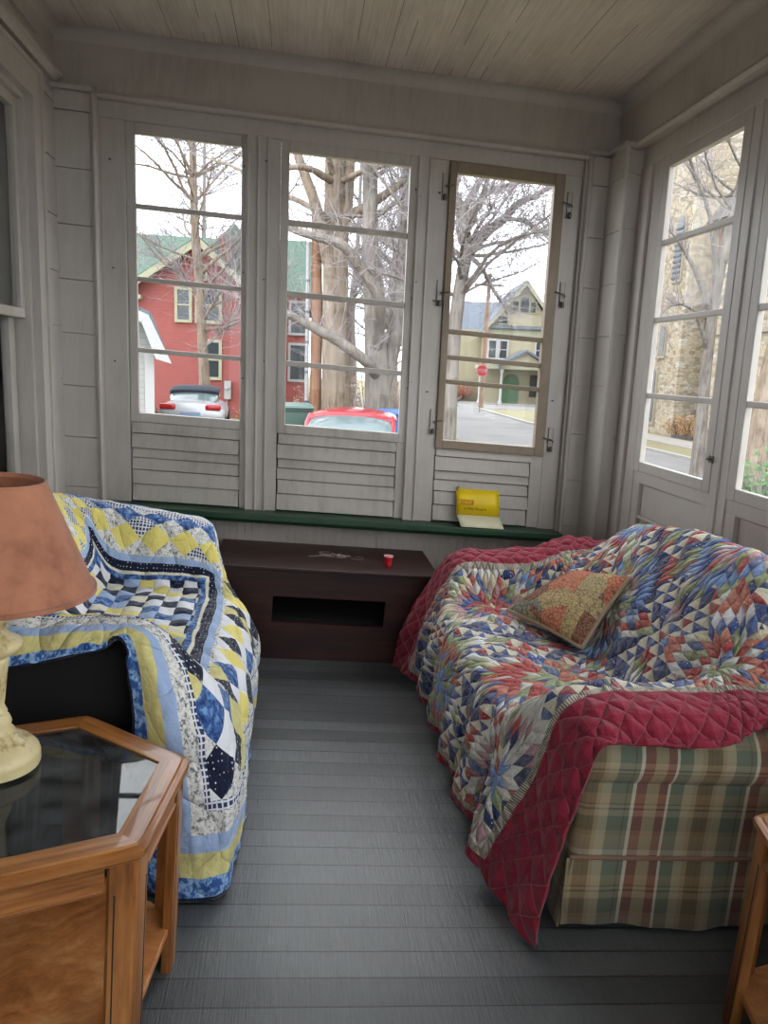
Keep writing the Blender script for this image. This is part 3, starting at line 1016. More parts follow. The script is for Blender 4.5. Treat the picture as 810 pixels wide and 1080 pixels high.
def wr_red(U, V, p):
    front = max(0.0, min(1.0, (0.86 - p[0]) / 0.12))
    return front * (0.016 * math.sin(V * 21 + 2.0 * math.sin(U * 7)) + .007 * math.sin(V * 47 + U * 9)) * min(1.0, max(0.1, (0.6 - p[2]) * 3)) \
        + (0.005 * math.sin((U * 0.6 + V) * 46 + 1.5 * math.sin(U * 9)) if p[2] < .6 and p[0] > .8 else 0) \
        + (0.004 * math.sin((U * 1.5 - V * .8) * 40) if p[0] > 1.28 else 0)


QR = [
 [(.745, 1.775, .012), (.79, 1.80, .27), (.838, 1.795, .545), (.90, 1.80, .592), (1.02, 1.80, .588), (1.20, 1.80, .595), (1.31, 1.822, .638), (1.45, 1.79, .60), (1.64, 1.80, .585)],
 [(.69, 1.92, .03), (.745, 1.89, .30), (.815, 1.86, .585), (.90, 1.865, .652), (1.02, 1.87, .655), (1.20, 1.87, .66), (1.31, 1.87, .672), (1.46, 1.87, .668), (1.66, 1.87, .66)],
 [(.63, 2.06, .06), (.70, 2.03, .31), (.785, 2.02, .60), (.90, 2.04, .655), (1.02, 2.05, .655), (1.20, 2.04, .665), (1.33, 2.0, .70), (1.49, 1.98, .715), (1.67, 1.99, .70)],
 [(.655, 2.17, .10), (.655, 2.18, .30), (.72, 2.20, .475), (.86, 2.19, .515), (1.02, 2.19, .515), (1.22, 2.16, .545), (1.35, 2.12, .77), (1.50, 2.10, .96), (1.68, 2.10, .92)],
 [(.645, 2.30, .09), (.655, 2.32, .28), (.71, 2.33, .455), (.84, 2.33, .487), (1.02, 2.33, .485), (1.22, 2.33, .50), (1.36, 2.33, .75), (1.53, 2.31, 1.0), (1.69, 2.31, .95)],
 [(.66, 2.75, .07), (.66, 2.75, .27), (.71, 2.75, .445), (.84, 2.75, .478), (1.02, 2.75, .475), (1.23, 2.75, .48), (1.37, 2.75, .73), (1.55, 2.75, .985), (1.70, 2.75, .92)],
 [(.665, 3.15, .06), (.665, 3.15, .27), (.71, 3.15, .445), (.84, 3.15, .476), (1.02, 3.15, .476), (1.22, 3.15, .49), (1.38, 3.15, .71), (1.56, 3.15, .925), (1.71, 3.15, .89)],
 [(.66, 3.38, .06), (.675, 3.38, .28), (.735, 3.37, .46), (.84, 3.39, .49), (1.0, 3.40, .49), (1.2, 3.38, .53), (1.39, 3.38, .70), (1.57, 3.38, .88), (1.71, 3.37, .82)],
 [(.64, 3.48, .06), (.69, 3.47, .31), (.785, 3.47, .585), (.86, 3.49, .64), (1.0, 3.49, .645), (1.2, 3.49, .66), (1.40, 3.49, .71), (1.58, 3.48, .80), (1.71, 3.48, .76)],
 [(.605, 3.60, .05), (.67, 3.60, .31), (.775, 3.62, .595), (.86, 3.62, .672), (1.0, 3.62, .675), (1.2, 3.62, .70), (1.40, 3.61, .765), (1.58, 3.60, .75), (1.71, 3.6, .71)],
 [(.575, 3.70, .03), (.64, 3.705, .29), (.77, 3.70, .57), (.86, 3.705, .635), (1.0, 3.705, .64), (1.2, 3.705, .66), (1.38, 3.70, .745), (1.58, 3.69, .69), (1.71, 3.69, .66)],
]
# the quilt material needs the size of the cloth, so it is laid first with a stand-in and painted after
tmp = bpy.data.materials.new('undyed')
q_red, Uq, Vq = drape('quilt', QR, 190, 240, tmp, wr_red, 'red-bordered diamond patchwork quilt draped over the plaid sofa', 'quilt', seed=4.0, side=1)
q_red.data.materials[0] = quilt_red_mat(Vq, Uq)

# pillow with chrysanthemums leaning in the far corner


def pillow(name, corners, thick, mat, back_mat, label):
    A_, B_, C_, D_ = [Vector(c) for c in corners]     # A top, B right, C bottom, D left
    nrm = ((B_ - D_).cross(A_ - C_)).normalized()
    root = empty(name, tuple((A_ + B_ + C_ + D_) / 4), label=label, cat='pillow')
    off = root.location
    N = 36
    for s, nm, mt in ((1, 'pillow_front', mat), (-1, 'pillow_back', back_mat)):
        P, UV = [], []
        for i in range(N + 1):
            row, ur = [], []
            for j in range(N + 1):
                a, b = i / N, j / N
                pa, pb = 2 * a - 1, 2 * b - 1
                pinch = 1 - 0.06 * (1 - abs(pa * pb)) * max(abs(pa), abs(pb)) ** 4
                aa, bb = .5 + (a - .5) * pinch, .5 + (b - .5) * pinch
                p = (D_ * (1 - aa) + C_ * aa) * (1 - bb) + (A_ * (1 - aa) + B_ * aa) * bb
                h = thick * (max(0, (1 - pa ** 2)) * max(0, (1 - pb ** 2))) ** 0.42
                h += 0.004 * noise.noise(Vector((a * 6, b * 6, s)))
                row.append(tuple(p + nrm * s * h - off)); ur.append((a, b))
            P.append(row); UV.append(ur)
        m = MB().grid(P if s > 0 else P[::-1], UV if s > 0 else UV[::-1])
        m.build(nm, mt, root, smooth=180)
    edge = []
    for k in range(4 * N + 1):
        q, t = (k // N) % 4, (k % N) / N
        a, b = ((t, 0), (1, t), (1 - t, 1), (0, 1 - t))[q]
        pa, pb = 2 * a - 1, 2 * b - 1
        pinch = 1 - 0.06 * (1 - abs(pa * pb)) * max(abs(pa), abs(pb)) ** 4
        aa, bb = .5 + (a - .5) * pinch, .5 + (b - .5) * pinch
        p = (D_ * (1 - aa) + C_ * aa) * (1 - bb) + (A_ * (1 - aa) + B_ * aa) * bb
        edge.append(tuple(p - off))
    MB().tube(edge, .008, 8).build('piping', back_mat, root, smooth=60)
    return root


KHAKI = plain('khaki_pillow_back', srgb(150, 132, 104), 0.85, noise_amt=.15, scale=30)
pillow('pillow', [(1.29, 3.27, .69), (1.375, 2.88, .775), (1.15, 2.72, .525), (.97, 3.15, .53)], .062, pillow_mat(), KHAKI,
       'tan pillow with red and grey chrysanthemums leaning in the plaid sofa corner')

# ------------------------------------------------------------------ the dark sofa on the left
DARK = plain('black_sofa_fabric', srgb(13, 10, 12), 0.9, noise_amt=.4, scale=14, bump=.1)
sofa2 = empty('sofa', (0, 0, 0), label='black sofa under the left house window, mostly hidden by a blue and yellow quilt', cat='sofa')
part('base', DARK, sofa2, (-1.10, -.24, 2.10, 3.60, .0, .34), r=.03)
part('seat_cushion', DARK, sofa2, (-.86, -.21, 2.32, 2.86, .30, .445), r=.05, puff=.008)
part('seat_cushion', DARK, sofa2, (-.86, -.21, 2.87, 3.40, .30, .445), r=.05, puff=.008)
part('backrest', DARK, sofa2, (-1.165, -1.0, 2.34, 3.58, .10, .77), r=.07)
for y0, y1 in ((2.42, 2.88), (2.89, 3.36)):
    m = MB(); soft_box(m, -.06, .06, y0, y1, -.02, .31, r=.055)
    o = merge(m.build('back_cushion', DARK, sofa2, smooth=70))
    o.matrix_local = Matrix.Translation((-.90, 0, .43)) @ Matrix.Rotation(math.radians(-14), 4, 'Y')
part('arm', DARK, sofa2, (-1.15, -.40, 2.10, 2.28, .05, .675), r=.07)
part('arm', DARK, sofa2, (-1.10, -.38, 3.45, 3.64, .05, .69), r=.07)


def wr_blue(U, V, p):
    front = max(0.0, min(1.0, (p[0] + .33) / 0.12))
    near = 1.0 if p[1] > 2.15 else .35
    return near * front * (0.013 * math.sin(V * 17 + 1.7 * math.sin(U * 6)) + .006 * math.sin(V * 39 + U * 8)) * min(1.0, max(0.15, (0.55 - p[2]) * 3)) \
        + (0.004 * math.sin((U - V * .35) * 60 + 1.5 * math.sin(V * 11)) if p[2] < .56 and p[0] < -.2 else 0)


QL = [
 [(-.33, 1.99, .012), (-.365, 2.005, .30), (-.395, 2.035, .58), (-.43, 2.06, .715), (-.50, 2.06, .685), (-.70, 2.06, .632), (-.88, 2.06, .615), (-1.02, 2.06, .61), (-1.12, 2.06, .61)],
 [(-.21, 1.955, .012), (-.235, 1.965, .30), (-.30, 2.0, .575), (-.39, 2.085, .725), (-.50, 2.085, .722), (-.70, 2.08, .71), (-.88, 2.08, .705), (-1.04, 2.08, .70), (-1.14, 2.08, .69)],
 [(-.115, 1.985, .012), (-.118, 2.0, .30), (-.19, 2.08, .545), (-.36, 2.17, .715), (-.50, 2.20, .732), (-.70, 2.20, .728), (-.90, 2.20, .73), (-1.05, 2.19, .76), (-1.15, 2.19, .74)],
 [(-.105, 2.13, .02), (-.105, 2.16, .29), (-.175, 2.24, .49), (-.33, 2.30, .56), (-.50, 2.315, .58), (-.74, 2.315, .59), (-.91, 2.30, .73), (-1.05, 2.27, .82), (-1.155, 2.27, .79)],
 [(-.105, 2.32, .03), (-.105, 2.35, .28), (-.165, 2.38, .45), (-.32, 2.39, .487), (-.50, 2.39, .49), (-.77, 2.38, .51), (-.90, 2.37, .70), (-1.03, 2.36, .855), (-1.16, 2.36, .82)],
 [(-.12, 2.80, .04), (-.12, 2.80, .27), (-.175, 2.80, .44), (-.32, 2.80, .475), (-.50, 2.80, .478), (-.77, 2.80, .49), (-.89, 2.80, .68), (-1.02, 2.80, .845), (-1.16, 2.80, .81)],
 [(-.13, 3.15, .06), (-.115, 3.18, .26), (-.18, 3.17, .43), (-.32, 3.17, .472), (-.50, 3.17, .475), (-.77, 3.17, .49), (-.89, 3.17, .68), (-1.02, 3.17, .84), (-1.16, 3.17, .80)],
 [(-.15, 3.36, .08), (-.135, 3.36, .26), (-.20, 3.34, .43), (-.33, 3.36, .475), (-.50, 3.38, .48), (-.77, 3.38, .50), (-.90, 3.37, .69), (-1.03, 3.36, .835), (-1.16, 3.36, .80)],
 [(-.20, 3.45, .14), (-.22, 3.44, .33), (-.27, 3.43, .48), (-.345, 3.46, .62), (-.50, 3.475, .685), (-.77, 3.48, .73), (-.92, 3.48, .79), (-1.04, 3.48, .83), (-1.16, 3.48, .80)],
 [(-.30, 3.56, .22), (-.31, 3.56, .40), (-.325, 3.56, .56), (-.36, 3.57, .70), (-.50, 3.57, .745), (-.77, 3.57, .785), (-.94, 3.57, .81), (-1.05, 3.57, .82), (-1.16, 3.57, .79)],
 [(-.33, 3.66, .24), (-.335, 3.67, .42), (-.345, 3.68, .58), (-.375, 3.68, .705), (-.50, 3.68, .735), (-.77, 3.68, .765), (-.94, 3.68, .775), (-1.05, 3.68, .77), (-1.16, 3.68, .75)],
 [(-.34, 3.71, .22), (-.34, 3.72, .38), (-.345, 3.73, .52), (-.37, 3.74, .61), (-.50, 3.745, .63), (-.77, 3.745, .65), (-.94, 3.745, .66), (-1.05, 3.745, .66), (-1.16, 3.74, .65)],
]
q_blue, Uq, Vq = drape('quilt', QL, 190, 240, tmp, wr_blue, 'blue, yellow and white patchwork quilt covering the black sofa on the left', 'quilt', seed=9.0, side=-1)
q_blue.data.materials[0] = quilt_blue_mat(Uq, Vq)

# ------------------------------------------------------------------ dark box table under the windows
chest = empty('box_table', (.21, 4.085, 0), label='low dark mahogany box table with a slot in its front, under the window sill', cat='table')
L, W, HH = .58, .285, .487
m = MB()
fx0, fx1, s0, s1, z0, z1 = -L + .01, L - .01, -.27, .31, .195, .335
yf = -W + .008
for b in ((fx0, s0, 0, HH - .02), (s1, fx1, 0, HH - .02), (s0, s1, 0, z0), (s0, s1, z1, HH - .02)):
    m.box(b[0], b[1], yf, yf + .022, b[2], b[3])
merge(m.build('front_panel', MAHOGANY, chest))
for x in (fx0, fx1 - .02):
    MB().box(x, x + .02, yf + .022, W, 0, HH - .02).build('side_panel', MAHOGANY, chest, bevel=.002)
MB().box(fx0 + .02, fx1 - .02, W - .02, W, 0, HH - .02).build('back_panel', MAHOGANY, chest)
MB().box(-L, L, -W, W + .005, HH - .02, HH).build('top', MAHOGANY, chest, bevel=.003)
MB().box(s0 - .03, s1 + .03, yf + .023, W - .03, z0 - .02, z0).box(s0 - .03, s1 + .03, W - .12, W - .1, z0, z1 + .05).build('slot_shade', BLACK, chest)  # black sheets behind the opening, the slot's shade put into colour
m = MB()
rs = random.Random(3)
for k in range(16):
    x, y = rs.uniform(-.10, .17), rs.uniform(-.02, .10); pts = []
    a = rs.uniform(-.5, .5)
    for q in range(6):
        pts.append((x, y, HH + .0004)); a += rs.uniform(-.9, .9); x += .014 * math.cos(a); y += .010 * math.sin(a)
    m.tube(pts, .0011, 5)
m.build('chalky_scuffs', plain('chalky_scuff', srgb(190, 178, 170), .9), chest)

cup = empty('cup', (.536, 3.965, .487), label='tiny red plastic cup standing on the dark box table', cat='cup')
RED = plain('red_plastic', srgb(200, 22, 34), 0.3, noise_amt=.03); CW = plain('white_plastic', srgb(236, 234, 234), .4, noise_amt=.02)
MB().lathe([(.016, 0), (.017, .003), (.0175, .02), (.0195, .022), (.0225, .05), (.0225, .054)], 28).build('cup_wall', RED, cup, smooth=40)
MB().lathe([(.0228, .052), (.0245, .054), (.0245, .057), (.022, .057), (.021, .052), (.018, .022), (.015, .006), (0, .006)], 28).build('white_lining', CW, cup, smooth=40)

# yellow folder card on the sill
card = empty('card', (1.098, 4.33, .665), label='yellow folded card with a white foot propped on the green window sill', cat='card')
CY = plain('yellow_card', srgb(236, 202, 12), 0.5, noise_amt=.04); CWH = plain('cream_paper', srgb(228, 222, 188), .6, noise_amt=.05)
w = .128


def card_pts(z, lean0, lean1, zz):
    t = z / zz
    return lean0 + (lean1 - lean0) * t


P, UV = [], []
for i in range(9):
    a = -w + 2 * w * i / 8; bow = .012 * (1 - (a / w) ** 2)
    P.append([(a - .006 + LEAN * .1, .005 - bow * .3, .062), (a - .007 + LEAN * .15, .02 - bow, .14), (a - .012 + LEAN * .22, .035 - bow * .6, .212)])
m = MB().grid(P[::-1]); o = m.build('yellow_panel', CY, card, smooth=60); o.modifiers.new('t', 'SOLIDIFY').thickness = .0015
P = []
for i in range(9):
    a = -w + 2 * w * i / 8
    P.append([(a + .012, -.052, .001), (a + .004, -.028, .026), (a - .006 + LEAN * .1, .005 - .012 * (1 - (a / w) ** 2) * .3, .0625)])
m = MB().grid(P[::-1]); o = m.build('white_foot', CWH, card, smooth=60); o.modifiers.new('t', 'SOLIDIFY').thickness = .0015
curl = MB().tube([(-w - .014, .028, .20), (-w - .018, .03, .215), (-w - .004, .034, .222)], .006, 6)
curl.build('curled_corner', TAUPE, card)


def text_obj(name, body, size, mat, parent, M, align='LEFT'):
    cu = bpy.data.curves.new(name, 'FONT'); cu.body = body; cu.size = size; cu.align_x = align; cu.extrude = .0003
    t = bpy.data.objects.new(name, cu); COL.objects.link(t)
    dg = bpy.context.evaluated_depsgraph_get()
    me = bpy.data.meshes.new_from_object(t.evaluated_get(dg)); bpy.data.objects.remove(t)
    me.materials.clear(); me.materials.append(mat)
    o = bpy.data.objects.new(name, me); COL.objects.link(o); o.parent = parent; o.matrix_local = M
    return o


INK = plain('black_ink', srgb(60, 48, 20), .8); RINK = plain('red_ink', srgb(196, 70, 30), .8)
TR = lambda x, y, z: Matrix.Translation((x, y, z)) @ Matrix.Rotation(math.radians(80), 4, 'X')
text_obj('print_line', 'at Main Road 6', .022, INK, card, TR(-.10, -.003, .095))
text_obj('red_print', 'NOTICE', .02, RINK, card, TR(-.122, -.001, .131))
m = MB()
for a, b, c, d in ((-.128, -.045, .150, .152), (-.128, -.045, .124, .126), (-.047, -.045, .124, .152)):
    m.box(a, b, -.0015 + (c - .124) * .15, .006, c, d)
m.build('red_box_outline', RINK, card)
m = MB()
for k in range(3): m.box(-.105, -.03 + .03 * k, -.036 + .006 * k, -.034 + .006 * k, .0195 + .006 * k, .0205 + .006 * k)
m.build('faint_print', plain('faded_print', srgb(186, 160, 140), .8), card)

# ------------------------------------------------------------------ hexagonal oak side tables


def hexpt(R, k, off=0.0): return (R * math.cos(k * PI / 3 + off), R * math.sin(k * PI / 3 + off))


def side_table(name, loc, rz, label):
    """hexagon with vertices at 0, 60, ... degrees in its own frame"""
    r = empty(name, loc, rz, label, 'table', 'hexagonal oak side tables')
    R = .365; zt = .55
    # mitred frame boards with a stepped edge
    m = MB()
    prof = [(0.0, .022), (.004, .0), (.016, .0), (.016, .0)]
    rings = [(R - .078, zt - .010), (R - .078, zt - .001), (R - .062, zt), (R - .022, zt), (R - .018, zt - .004), (R - .008, zt - .005), (R - .002, zt - .009), (R, zt - .015), (R - .001, zt - .022), (R - .008, zt - .027), (R - .012, zt - .034), (R - .078, zt - .034)]
    for k in range(6):
        P, UV = [], []
        for rr_, z in rings + [rings[0]]:
            a, b = Vector(hexpt(rr_, k)), Vector(hexpt(rr_, k + 1))
            row, ur = [], []
            rnd = .035 if rr_ > R - .03 else .0
            dd = (b - a).normalized(); LL = (b - a).length
            n = 12
            for q in range(n + 1):
                t = q / n
                s_ = .5 - .5 * math.cos(PI * t)
                p = a.lerp(b, s_)
                if rnd:      # soften the outer corners
                    e = min(s_, 1 - s_) * LL
                    if e < rnd:
                        f = (1 - e / rnd) ** 2 * rnd * .13
                        p = p * (1 - f / p.length)
                row.append((p.x, p.y, z)); ur.append((s_ * LL + k * .7, rr_ * 1.0 + z))
            P.append(row); UV.append(ur)
        m.grid(P[::-1], UV[::-1])
    m.build('top_frame', OAK, r, smooth=35)
    MB().prism([hexpt(R - .076, k) for k in range(6)], zt - .012, zt - .005).build('glass_top', SMOKED, r)
    # apron rails between the legs
    for k in range(6):
        a, b = Vector(hexpt(R - .022, k)), Vector(hexpt(R - .022, k + 1))
        d = (b - a).normalized(); nrm = Vector((-d.y, d.x)); LL = (b - a).length
        m = MB()
        m.box(.062, LL - .062, 0, .016, zt - .085, zt - .036).box(.062, LL - .062, -.004, .018, zt - .092, zt - .083)
        ang = math.atan2(d.y, d.x)
        m.build('apron_rail', OAK, r, bevel=.002, matrix=Matrix.Translation((a.x, a.y, 0)) @ Matrix.Rotation(ang, 4, 'Z'))
    # legs: two boards meeting at 120 degrees with a rounded outer edge
    for k in range(6):
        c, s_ = math.cos(k * PI / 3), math.sin(k * PI / 3)
        out = []
        d1 = Vector((-.5, .8660254)); d2 = Vector((-.5, -.8660254)); o = Vector((R - .016, 0)); wd, th = .058, .024
        n1 = Vector((-.8660254, -.5)); n2 = Vector((-.8660254, .5))
        poly = [o + d2 * wd, o + d2 * .012]
        for q in range(1, 4): poly.append(o + d2 * .012 * (1 - q / 4) ** 2 + d1 * .012 * (q / 4) ** 2)
        poly += [o + d1 * .012, o + d1 * wd, o + d1 * wd + n1 * th, o + Vector((-th / .8660254, 0)), o + d2 * wd + n2 * th]
        poly = [(p.x * c - p.y * s_, p.x * s_ + p.y * c) for p in poly]
        m = MB().prism(poly, 0.0, zt - .034, 'z', uvdir='h')
        leg = m.build('leg', OAK, r, bevel=.002)
        g = MB()
        for dd, nn in ((d1, n1), (d2, n2)):
            for wpos in (.046,):
                p0 = o + dd * wpos - nn * .0008; p1 = o + dd * (wpos + .003) - nn * .0008; p2 = p1 + nn * .004; p3 = p0 + nn * .004
                pl_ = [p0, p1, p2, p3] if dd is d1 else [p1, p0, p3, p2]
                g.prism([(p.x * c - p.y * s_, p.x * s_ + p.y * c) for p in pl_], .0, zt - .10)
        g.build('groove', SEAM, leg)
    sp = [hexpt(R - .028, k) for k in range(6)]
    m = MB().prism(sp, .105, .125)
    m.build('shelf', SHELF_OAK, r, bevel=.003)
    return r


side_table('side_table', (-.53, 1.61, 0), math.radians(24 + 0), 'hexagonal oak side table with a smoked glass top, carrying the lamp, left foreground')
side_table('side_table', (1.405, 1.315, 0), math.radians(137 - 120 + 0), 'hexagonal oak side table beside the plaid sofa, cut off by the right edge')

# ------------------------------------------------------------------ lamp
lamp = empty('table_lamp', (-.632, 1.695, .550), label='cream turned table lamp with a terracotta shade on the left oak side table', cat='lamp')
M_ = Mat('antique_cream_lacquer'); v_ = M_.coord('Object')
cc = M_.ramp(M_.noise(v_, 22, 5, .7), [(.34, srgb(146, 126, 78)), (.46, srgb(206, 190, 142)), (.8, srgb(220, 206, 162))])
CREAM = M_.bsdf(cc, .38)
MB().lathe([(.088, 0), (.100, .003), (.102, .010), (.099, .018), (.101, .024), (.098, .034), (.088, .046), (.070, .058), (.052, .068), (.044, .076), (.046, .082), (.040, .088), (.038, .094), (.040, .104), (.035, .116), (.027, .124)], 48).build('lamp_base', CREAM, lamp, smooth=45)
prof = [(.026, .122), (.031, .128), (.027, .136), (.024, .145), (.026, .16), (.029, .20), (.032, .235), (.034, .25), (.030, .256), (.034, .262), (.048, .268), (.060, .278), (.062, .288), (.058, .297), (.040, .306), (.030, .316), (.027, .326), (.031, .34), (.036, .355), (.035, .372), (.029, .385), (.024, .392), (.031, .396), (.032, .402), (.022, .408), (.02, .418)]
MB().lathe(prof, 64, flute=(16, .004, .142, .246)).build('stem', CREAM, lamp, smooth=50)
MB().lathe([(.018, .416), (.021, .42), (.021, .47), (.017, .478), (.012, .50), (.003, .52), (0, .60)], 24).build('socket', plain('cream_socket', srgb(206, 190, 150), .5), lamp, smooth=50)
M_ = Mat('terracotta_shade'); v_ = M_.coord('Object')
cc = M_.ramp(M_.noise(v_, 9, 5, .65), [(.3, srgb(134, 84, 60)), (.5, srgb(168, 110, 82)), (.75, srgb(184, 124, 94))])
SHADE = M_.bsdf(cc, .85, M_.bump(M_.noise(v_, 40, 4), .15, .003), sheen=.2)
z0, z1, r0, r1 = .412, .655, .212, .106
MB().lathe([(r0, z0), (r0 * .75 + r1 * .25, z0 + (z1 - z0) * .25), (r0 * .5 + r1 * .5, (z0 + z1) / 2), (r1, z1), (r1 - .003, z1), ((r0 + r1) / 2 - .003, (z0 + z1) / 2), (r0 - .003, z0)], 72, closed=True).build('shade', SHADE, lamp, smooth=50)
for rr_, z in ((r0, z0 + .004), (r1 + .001, z1 - .006)):
    m = MB().lathe([(rr_ + .0022, z - .005), (rr_ + .0022, z + .005), (rr_ - .004, z + .005), (rr_ - .004, z - .005)], 72, closed=True)
    m.build('shade_trim', SHADE, lamp, smooth=50)
m = MB()
for k in range(3):
    a = k * 2 * PI / 3
    m.tube([(0, 0, .63), (r1 * .98 * math.cos(a), r1 * .98 * math.sin(a), .648)], .0018, 6)
for s_ in (-1, 1):
    m.tube([(s_ * .02, 0, .47), (s_ * .05, 0, .53), (s_ * .045, 0, .60), (0, 0, .635)], .002, 6)
m.build('harp', METAL, lamp)
# ------------------------------------------------------------------ outdoors (true-vertical frame, metres from the camera's foot)
GND = -0.82


def ground_z(gx, gy):
    t = max(0.0, min(1.0, (4.2 - gx) / 2.5))
    return GND + .22 * t * t * (3 - 2 * t)


def turf_mat(name, a, b, c):
    M = Mat(name); v = M.coord('Object')
    f = M.noise(v, .5, 5, .6) * .55 + M.noise(v, 9.0, 4, .7) * .45
    return M.bsdf(M.ramp(f, [(.35, a), (.5, b), (.65, c)]), .95, M.bump(M.noise(v, 40, 3), .4, .02), spec=.1)


LAWN = turf_mat('winter_lawn', srgb(110, 100, 82), srgb(120, 114, 90), srgb(112, 114, 84))
ROAD = turf_mat('pale_asphalt', srgb(100, 98, 97), srgb(112, 110, 109), srgb(122, 120, 119))
WALKM = turf_mat('concrete_walk', srgb(128, 124, 118), srgb(140, 136, 130), srgb(148, 144, 138))
KERB = plain('kerb_stone', srgb(140, 138, 134), .9)

m = MB(); P = []
for gx in [-60, -30, -14, -8, -4, -1, 1, 1.7, 2.2, 2.7, 3.2, 3.7, 4.2, 5, 8, 14, 30, 90]:
    P.append([(gx, gy, ground_z(gx, gy)) for gy in (-30, -8, 3, 8, 14, 20, 26, 34, 46, 60, 90, 150)])
m.grid(P)
o = m.build('ground', LAWN); outdoor(o, 0, 0, 0); struct(o)


def flat(name, mat, poly, h=.03):
    m = MB().prism(poly, GND - .05, GND + h)
    o = m.build(name, mat); outdoor(o, 0, 0, 0); return struct(o)


flat('road', ROAD, [(6.0, -20), (11.6, -20), (11.6, 30), (10.9, 36), (11.5, 50), (40, 50), (40, 58), (-10, 58), (-10, 50), (5.4, 50), (5.2, 36), (5.5, 29)], .012)
flat('sidewalk', WALKM, [(13.6, -20), (15.2, -20), (15.2, 33), (13.6, 36)], .03)
flat('sidewalk', WALKM, [(15.2, 33), (40, 41), (40, 43.5), (13.2, 40.5), (13.6, 36)], .028)
flat('sidewalk', WALKM, [(12.6, 59.5), (30, 59.5), (30, 61), (12.6, 61)], .03)
for poly in ([(11.6, -20), (11.75, -20), (11.75, 30), (11.05, 36.5), (11.65, 49.9), (11.5, 49.9), (10.9, 36), (11.6, 30)], [(11.5, 58), (40, 58), (40, 58.15), (11.5, 58.15)]):
    flat('kerb', KERB, poly, .10)
flat('driveway', turf_mat('gravel_drive', srgb(112, 104, 92), srgb(126, 118, 106), srgb(138, 130, 118)), [(-4.6, 8), (-1.2, 8), (-1.2, 27), (-4.6, 27)], .27)


def clap_mat(name, col, board=.115, amt=.35, axis=2):
    M = Mat(name); v = M.coord('Object'); c3 = M.xyz(v)
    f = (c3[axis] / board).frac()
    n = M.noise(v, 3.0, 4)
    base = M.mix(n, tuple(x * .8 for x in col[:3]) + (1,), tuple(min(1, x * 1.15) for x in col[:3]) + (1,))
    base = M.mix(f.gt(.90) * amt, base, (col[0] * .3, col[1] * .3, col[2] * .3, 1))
    return M.bsdf(base, .8, M.bump(f, .5, .02), spec=.2)


def shingle_mat(name, col):
    M = Mat(name); v = M.coord('Object')
    b = M.n('ShaderNodeTexBrick'); M.nt.links.new(M.mapping(v, (1, 1, 1)), b.inputs['Vector'])
    b.inputs['Scale'].default_value = 2.6
    for k, f in (('Color1', 1.12), ('Color2', .88), ('Mortar', .6)):
        b.inputs[k].default_value = tuple(min(1, x * f) for x in col[:3]) + (1,)
    return M.bsdf(b.outputs['Color'], .9, spec=.15)


REDW = clap_mat('red_clapboard', srgb(146, 84, 80)); CREAMT = plain('cream_house_trim', srgb(150, 148, 122), .7, noise_amt=.06)
GREENR = shingle_mat('green_roof_shingle', srgb(80, 98, 88)); DARKG = plain('dark_window_pane', srgb(46, 52, 56), .15, noise_amt=.3, scale=1.5)
WCLAP = clap_mat('white_clapboard', srgb(142, 142, 140), .12, .4); WTRIM = plain('white_house_trim', srgb(150, 150, 150), .7, noise_amt=.05)
GREYR = shingle_mat('grey_roof_shingle', srgb(92, 98, 106)); YELW = clap_mat('buff_clapboard', srgb(150, 143, 120), .14, .3)
SAGEW = clap_mat('sage_trim_paint', srgb(136, 136, 116), .3, .1)


def house_window(parent, x0, x1, z0, z1, y, trim, t=.11, blind=None):
    """on a facade facing -y of the parent's frame"""
    m = MB()
    m.box(x0 - t, x0, y - .06, y + .05, z0 - t, z1 + t).box(x1, x1 + t, y - .06, y + .05, z0 - t, z1 + t)
    m.box(x0, x1, y - .06, y + .05, z1, z1 + t).box(x0 - t * .2, x1 + t * .2, y - .09, y + .05, z0 - t, z0)
    m.box(x0, x1, y - .03, y + .05, (z0 + z1) / 2 - .03, (z0 + z1) / 2 + .03)
    w = m.build('window', trim, parent)
    MB().box(x0, x1, y - .012, y + .02, z0, z1).build('pane', DARKG, w)
    if blind: MB().box(*blind).build('blind', WTRIM, w)
    return w


# red gabled house beyond the left window
hz = 0.0
house = out_empty('house', -4.05, 30, GND + .2, 0, 'red clapboard house with cream trim and a green roof, beyond the left window', 'house')
gz = lambda z: z - (GND + .2)
hw = 2.1; ea, ap = gz(4.10), gz(5.75)
m = MB().prism([(-hw, 0), (hw, 0), (hw, ea), (0.30, ap), (-hw, ea)][::1], 0, 8, 'y')
m.build('gable_wing', REDW, house)
MB().box(-9, 4.3, 4, 12, 0, ea + .0).build('main_wall', REDW, house)
for s in (-1, 1):
    d = Vector((s * (hw + .45) - .3 * (1 if s > 0 else 1), ea - .34 - ap))
    x_e = s * (hw + .42); z_e = ea - .32
    m = MB()
    m.prism([(.30, ap + .02), (x_e, z_e + .02), (x_e, z_e + .18), (.30, ap + .2)] if s < 0 else [(.30, ap + .02), (.30, ap + .2), (x_e, z_e + .18), (x_e, z_e + .02)], -.45, 8, 'y')
    m.build('roof_slope', GREENR, house)
    m = MB().prism([(.30, ap - .16), (x_e, z_e - .14), (x_e, z_e + .12), (.30, ap + .13)] if s < 0 else [(.30, ap - .16), (.30, ap + .13), (x_e, z_e + .12), (x_e, z_e - .14)], -.55, -.40, 'y')
    m.build('rake_board', CREAMT, house)
    MB().box(min(x_e, s * (hw - .35)), max(x_e, s * (hw - .35)), -.45, .05, z_e - .16, z_e - .02).build('eave_return', CREAMT, house)
m = MB().prism([(3.4, ea - .1), (12.6, ea - .1), (8.0, gz(7.1))], -9.5, 4.6, 'x')
m.build('main_roof', GREENR, house)
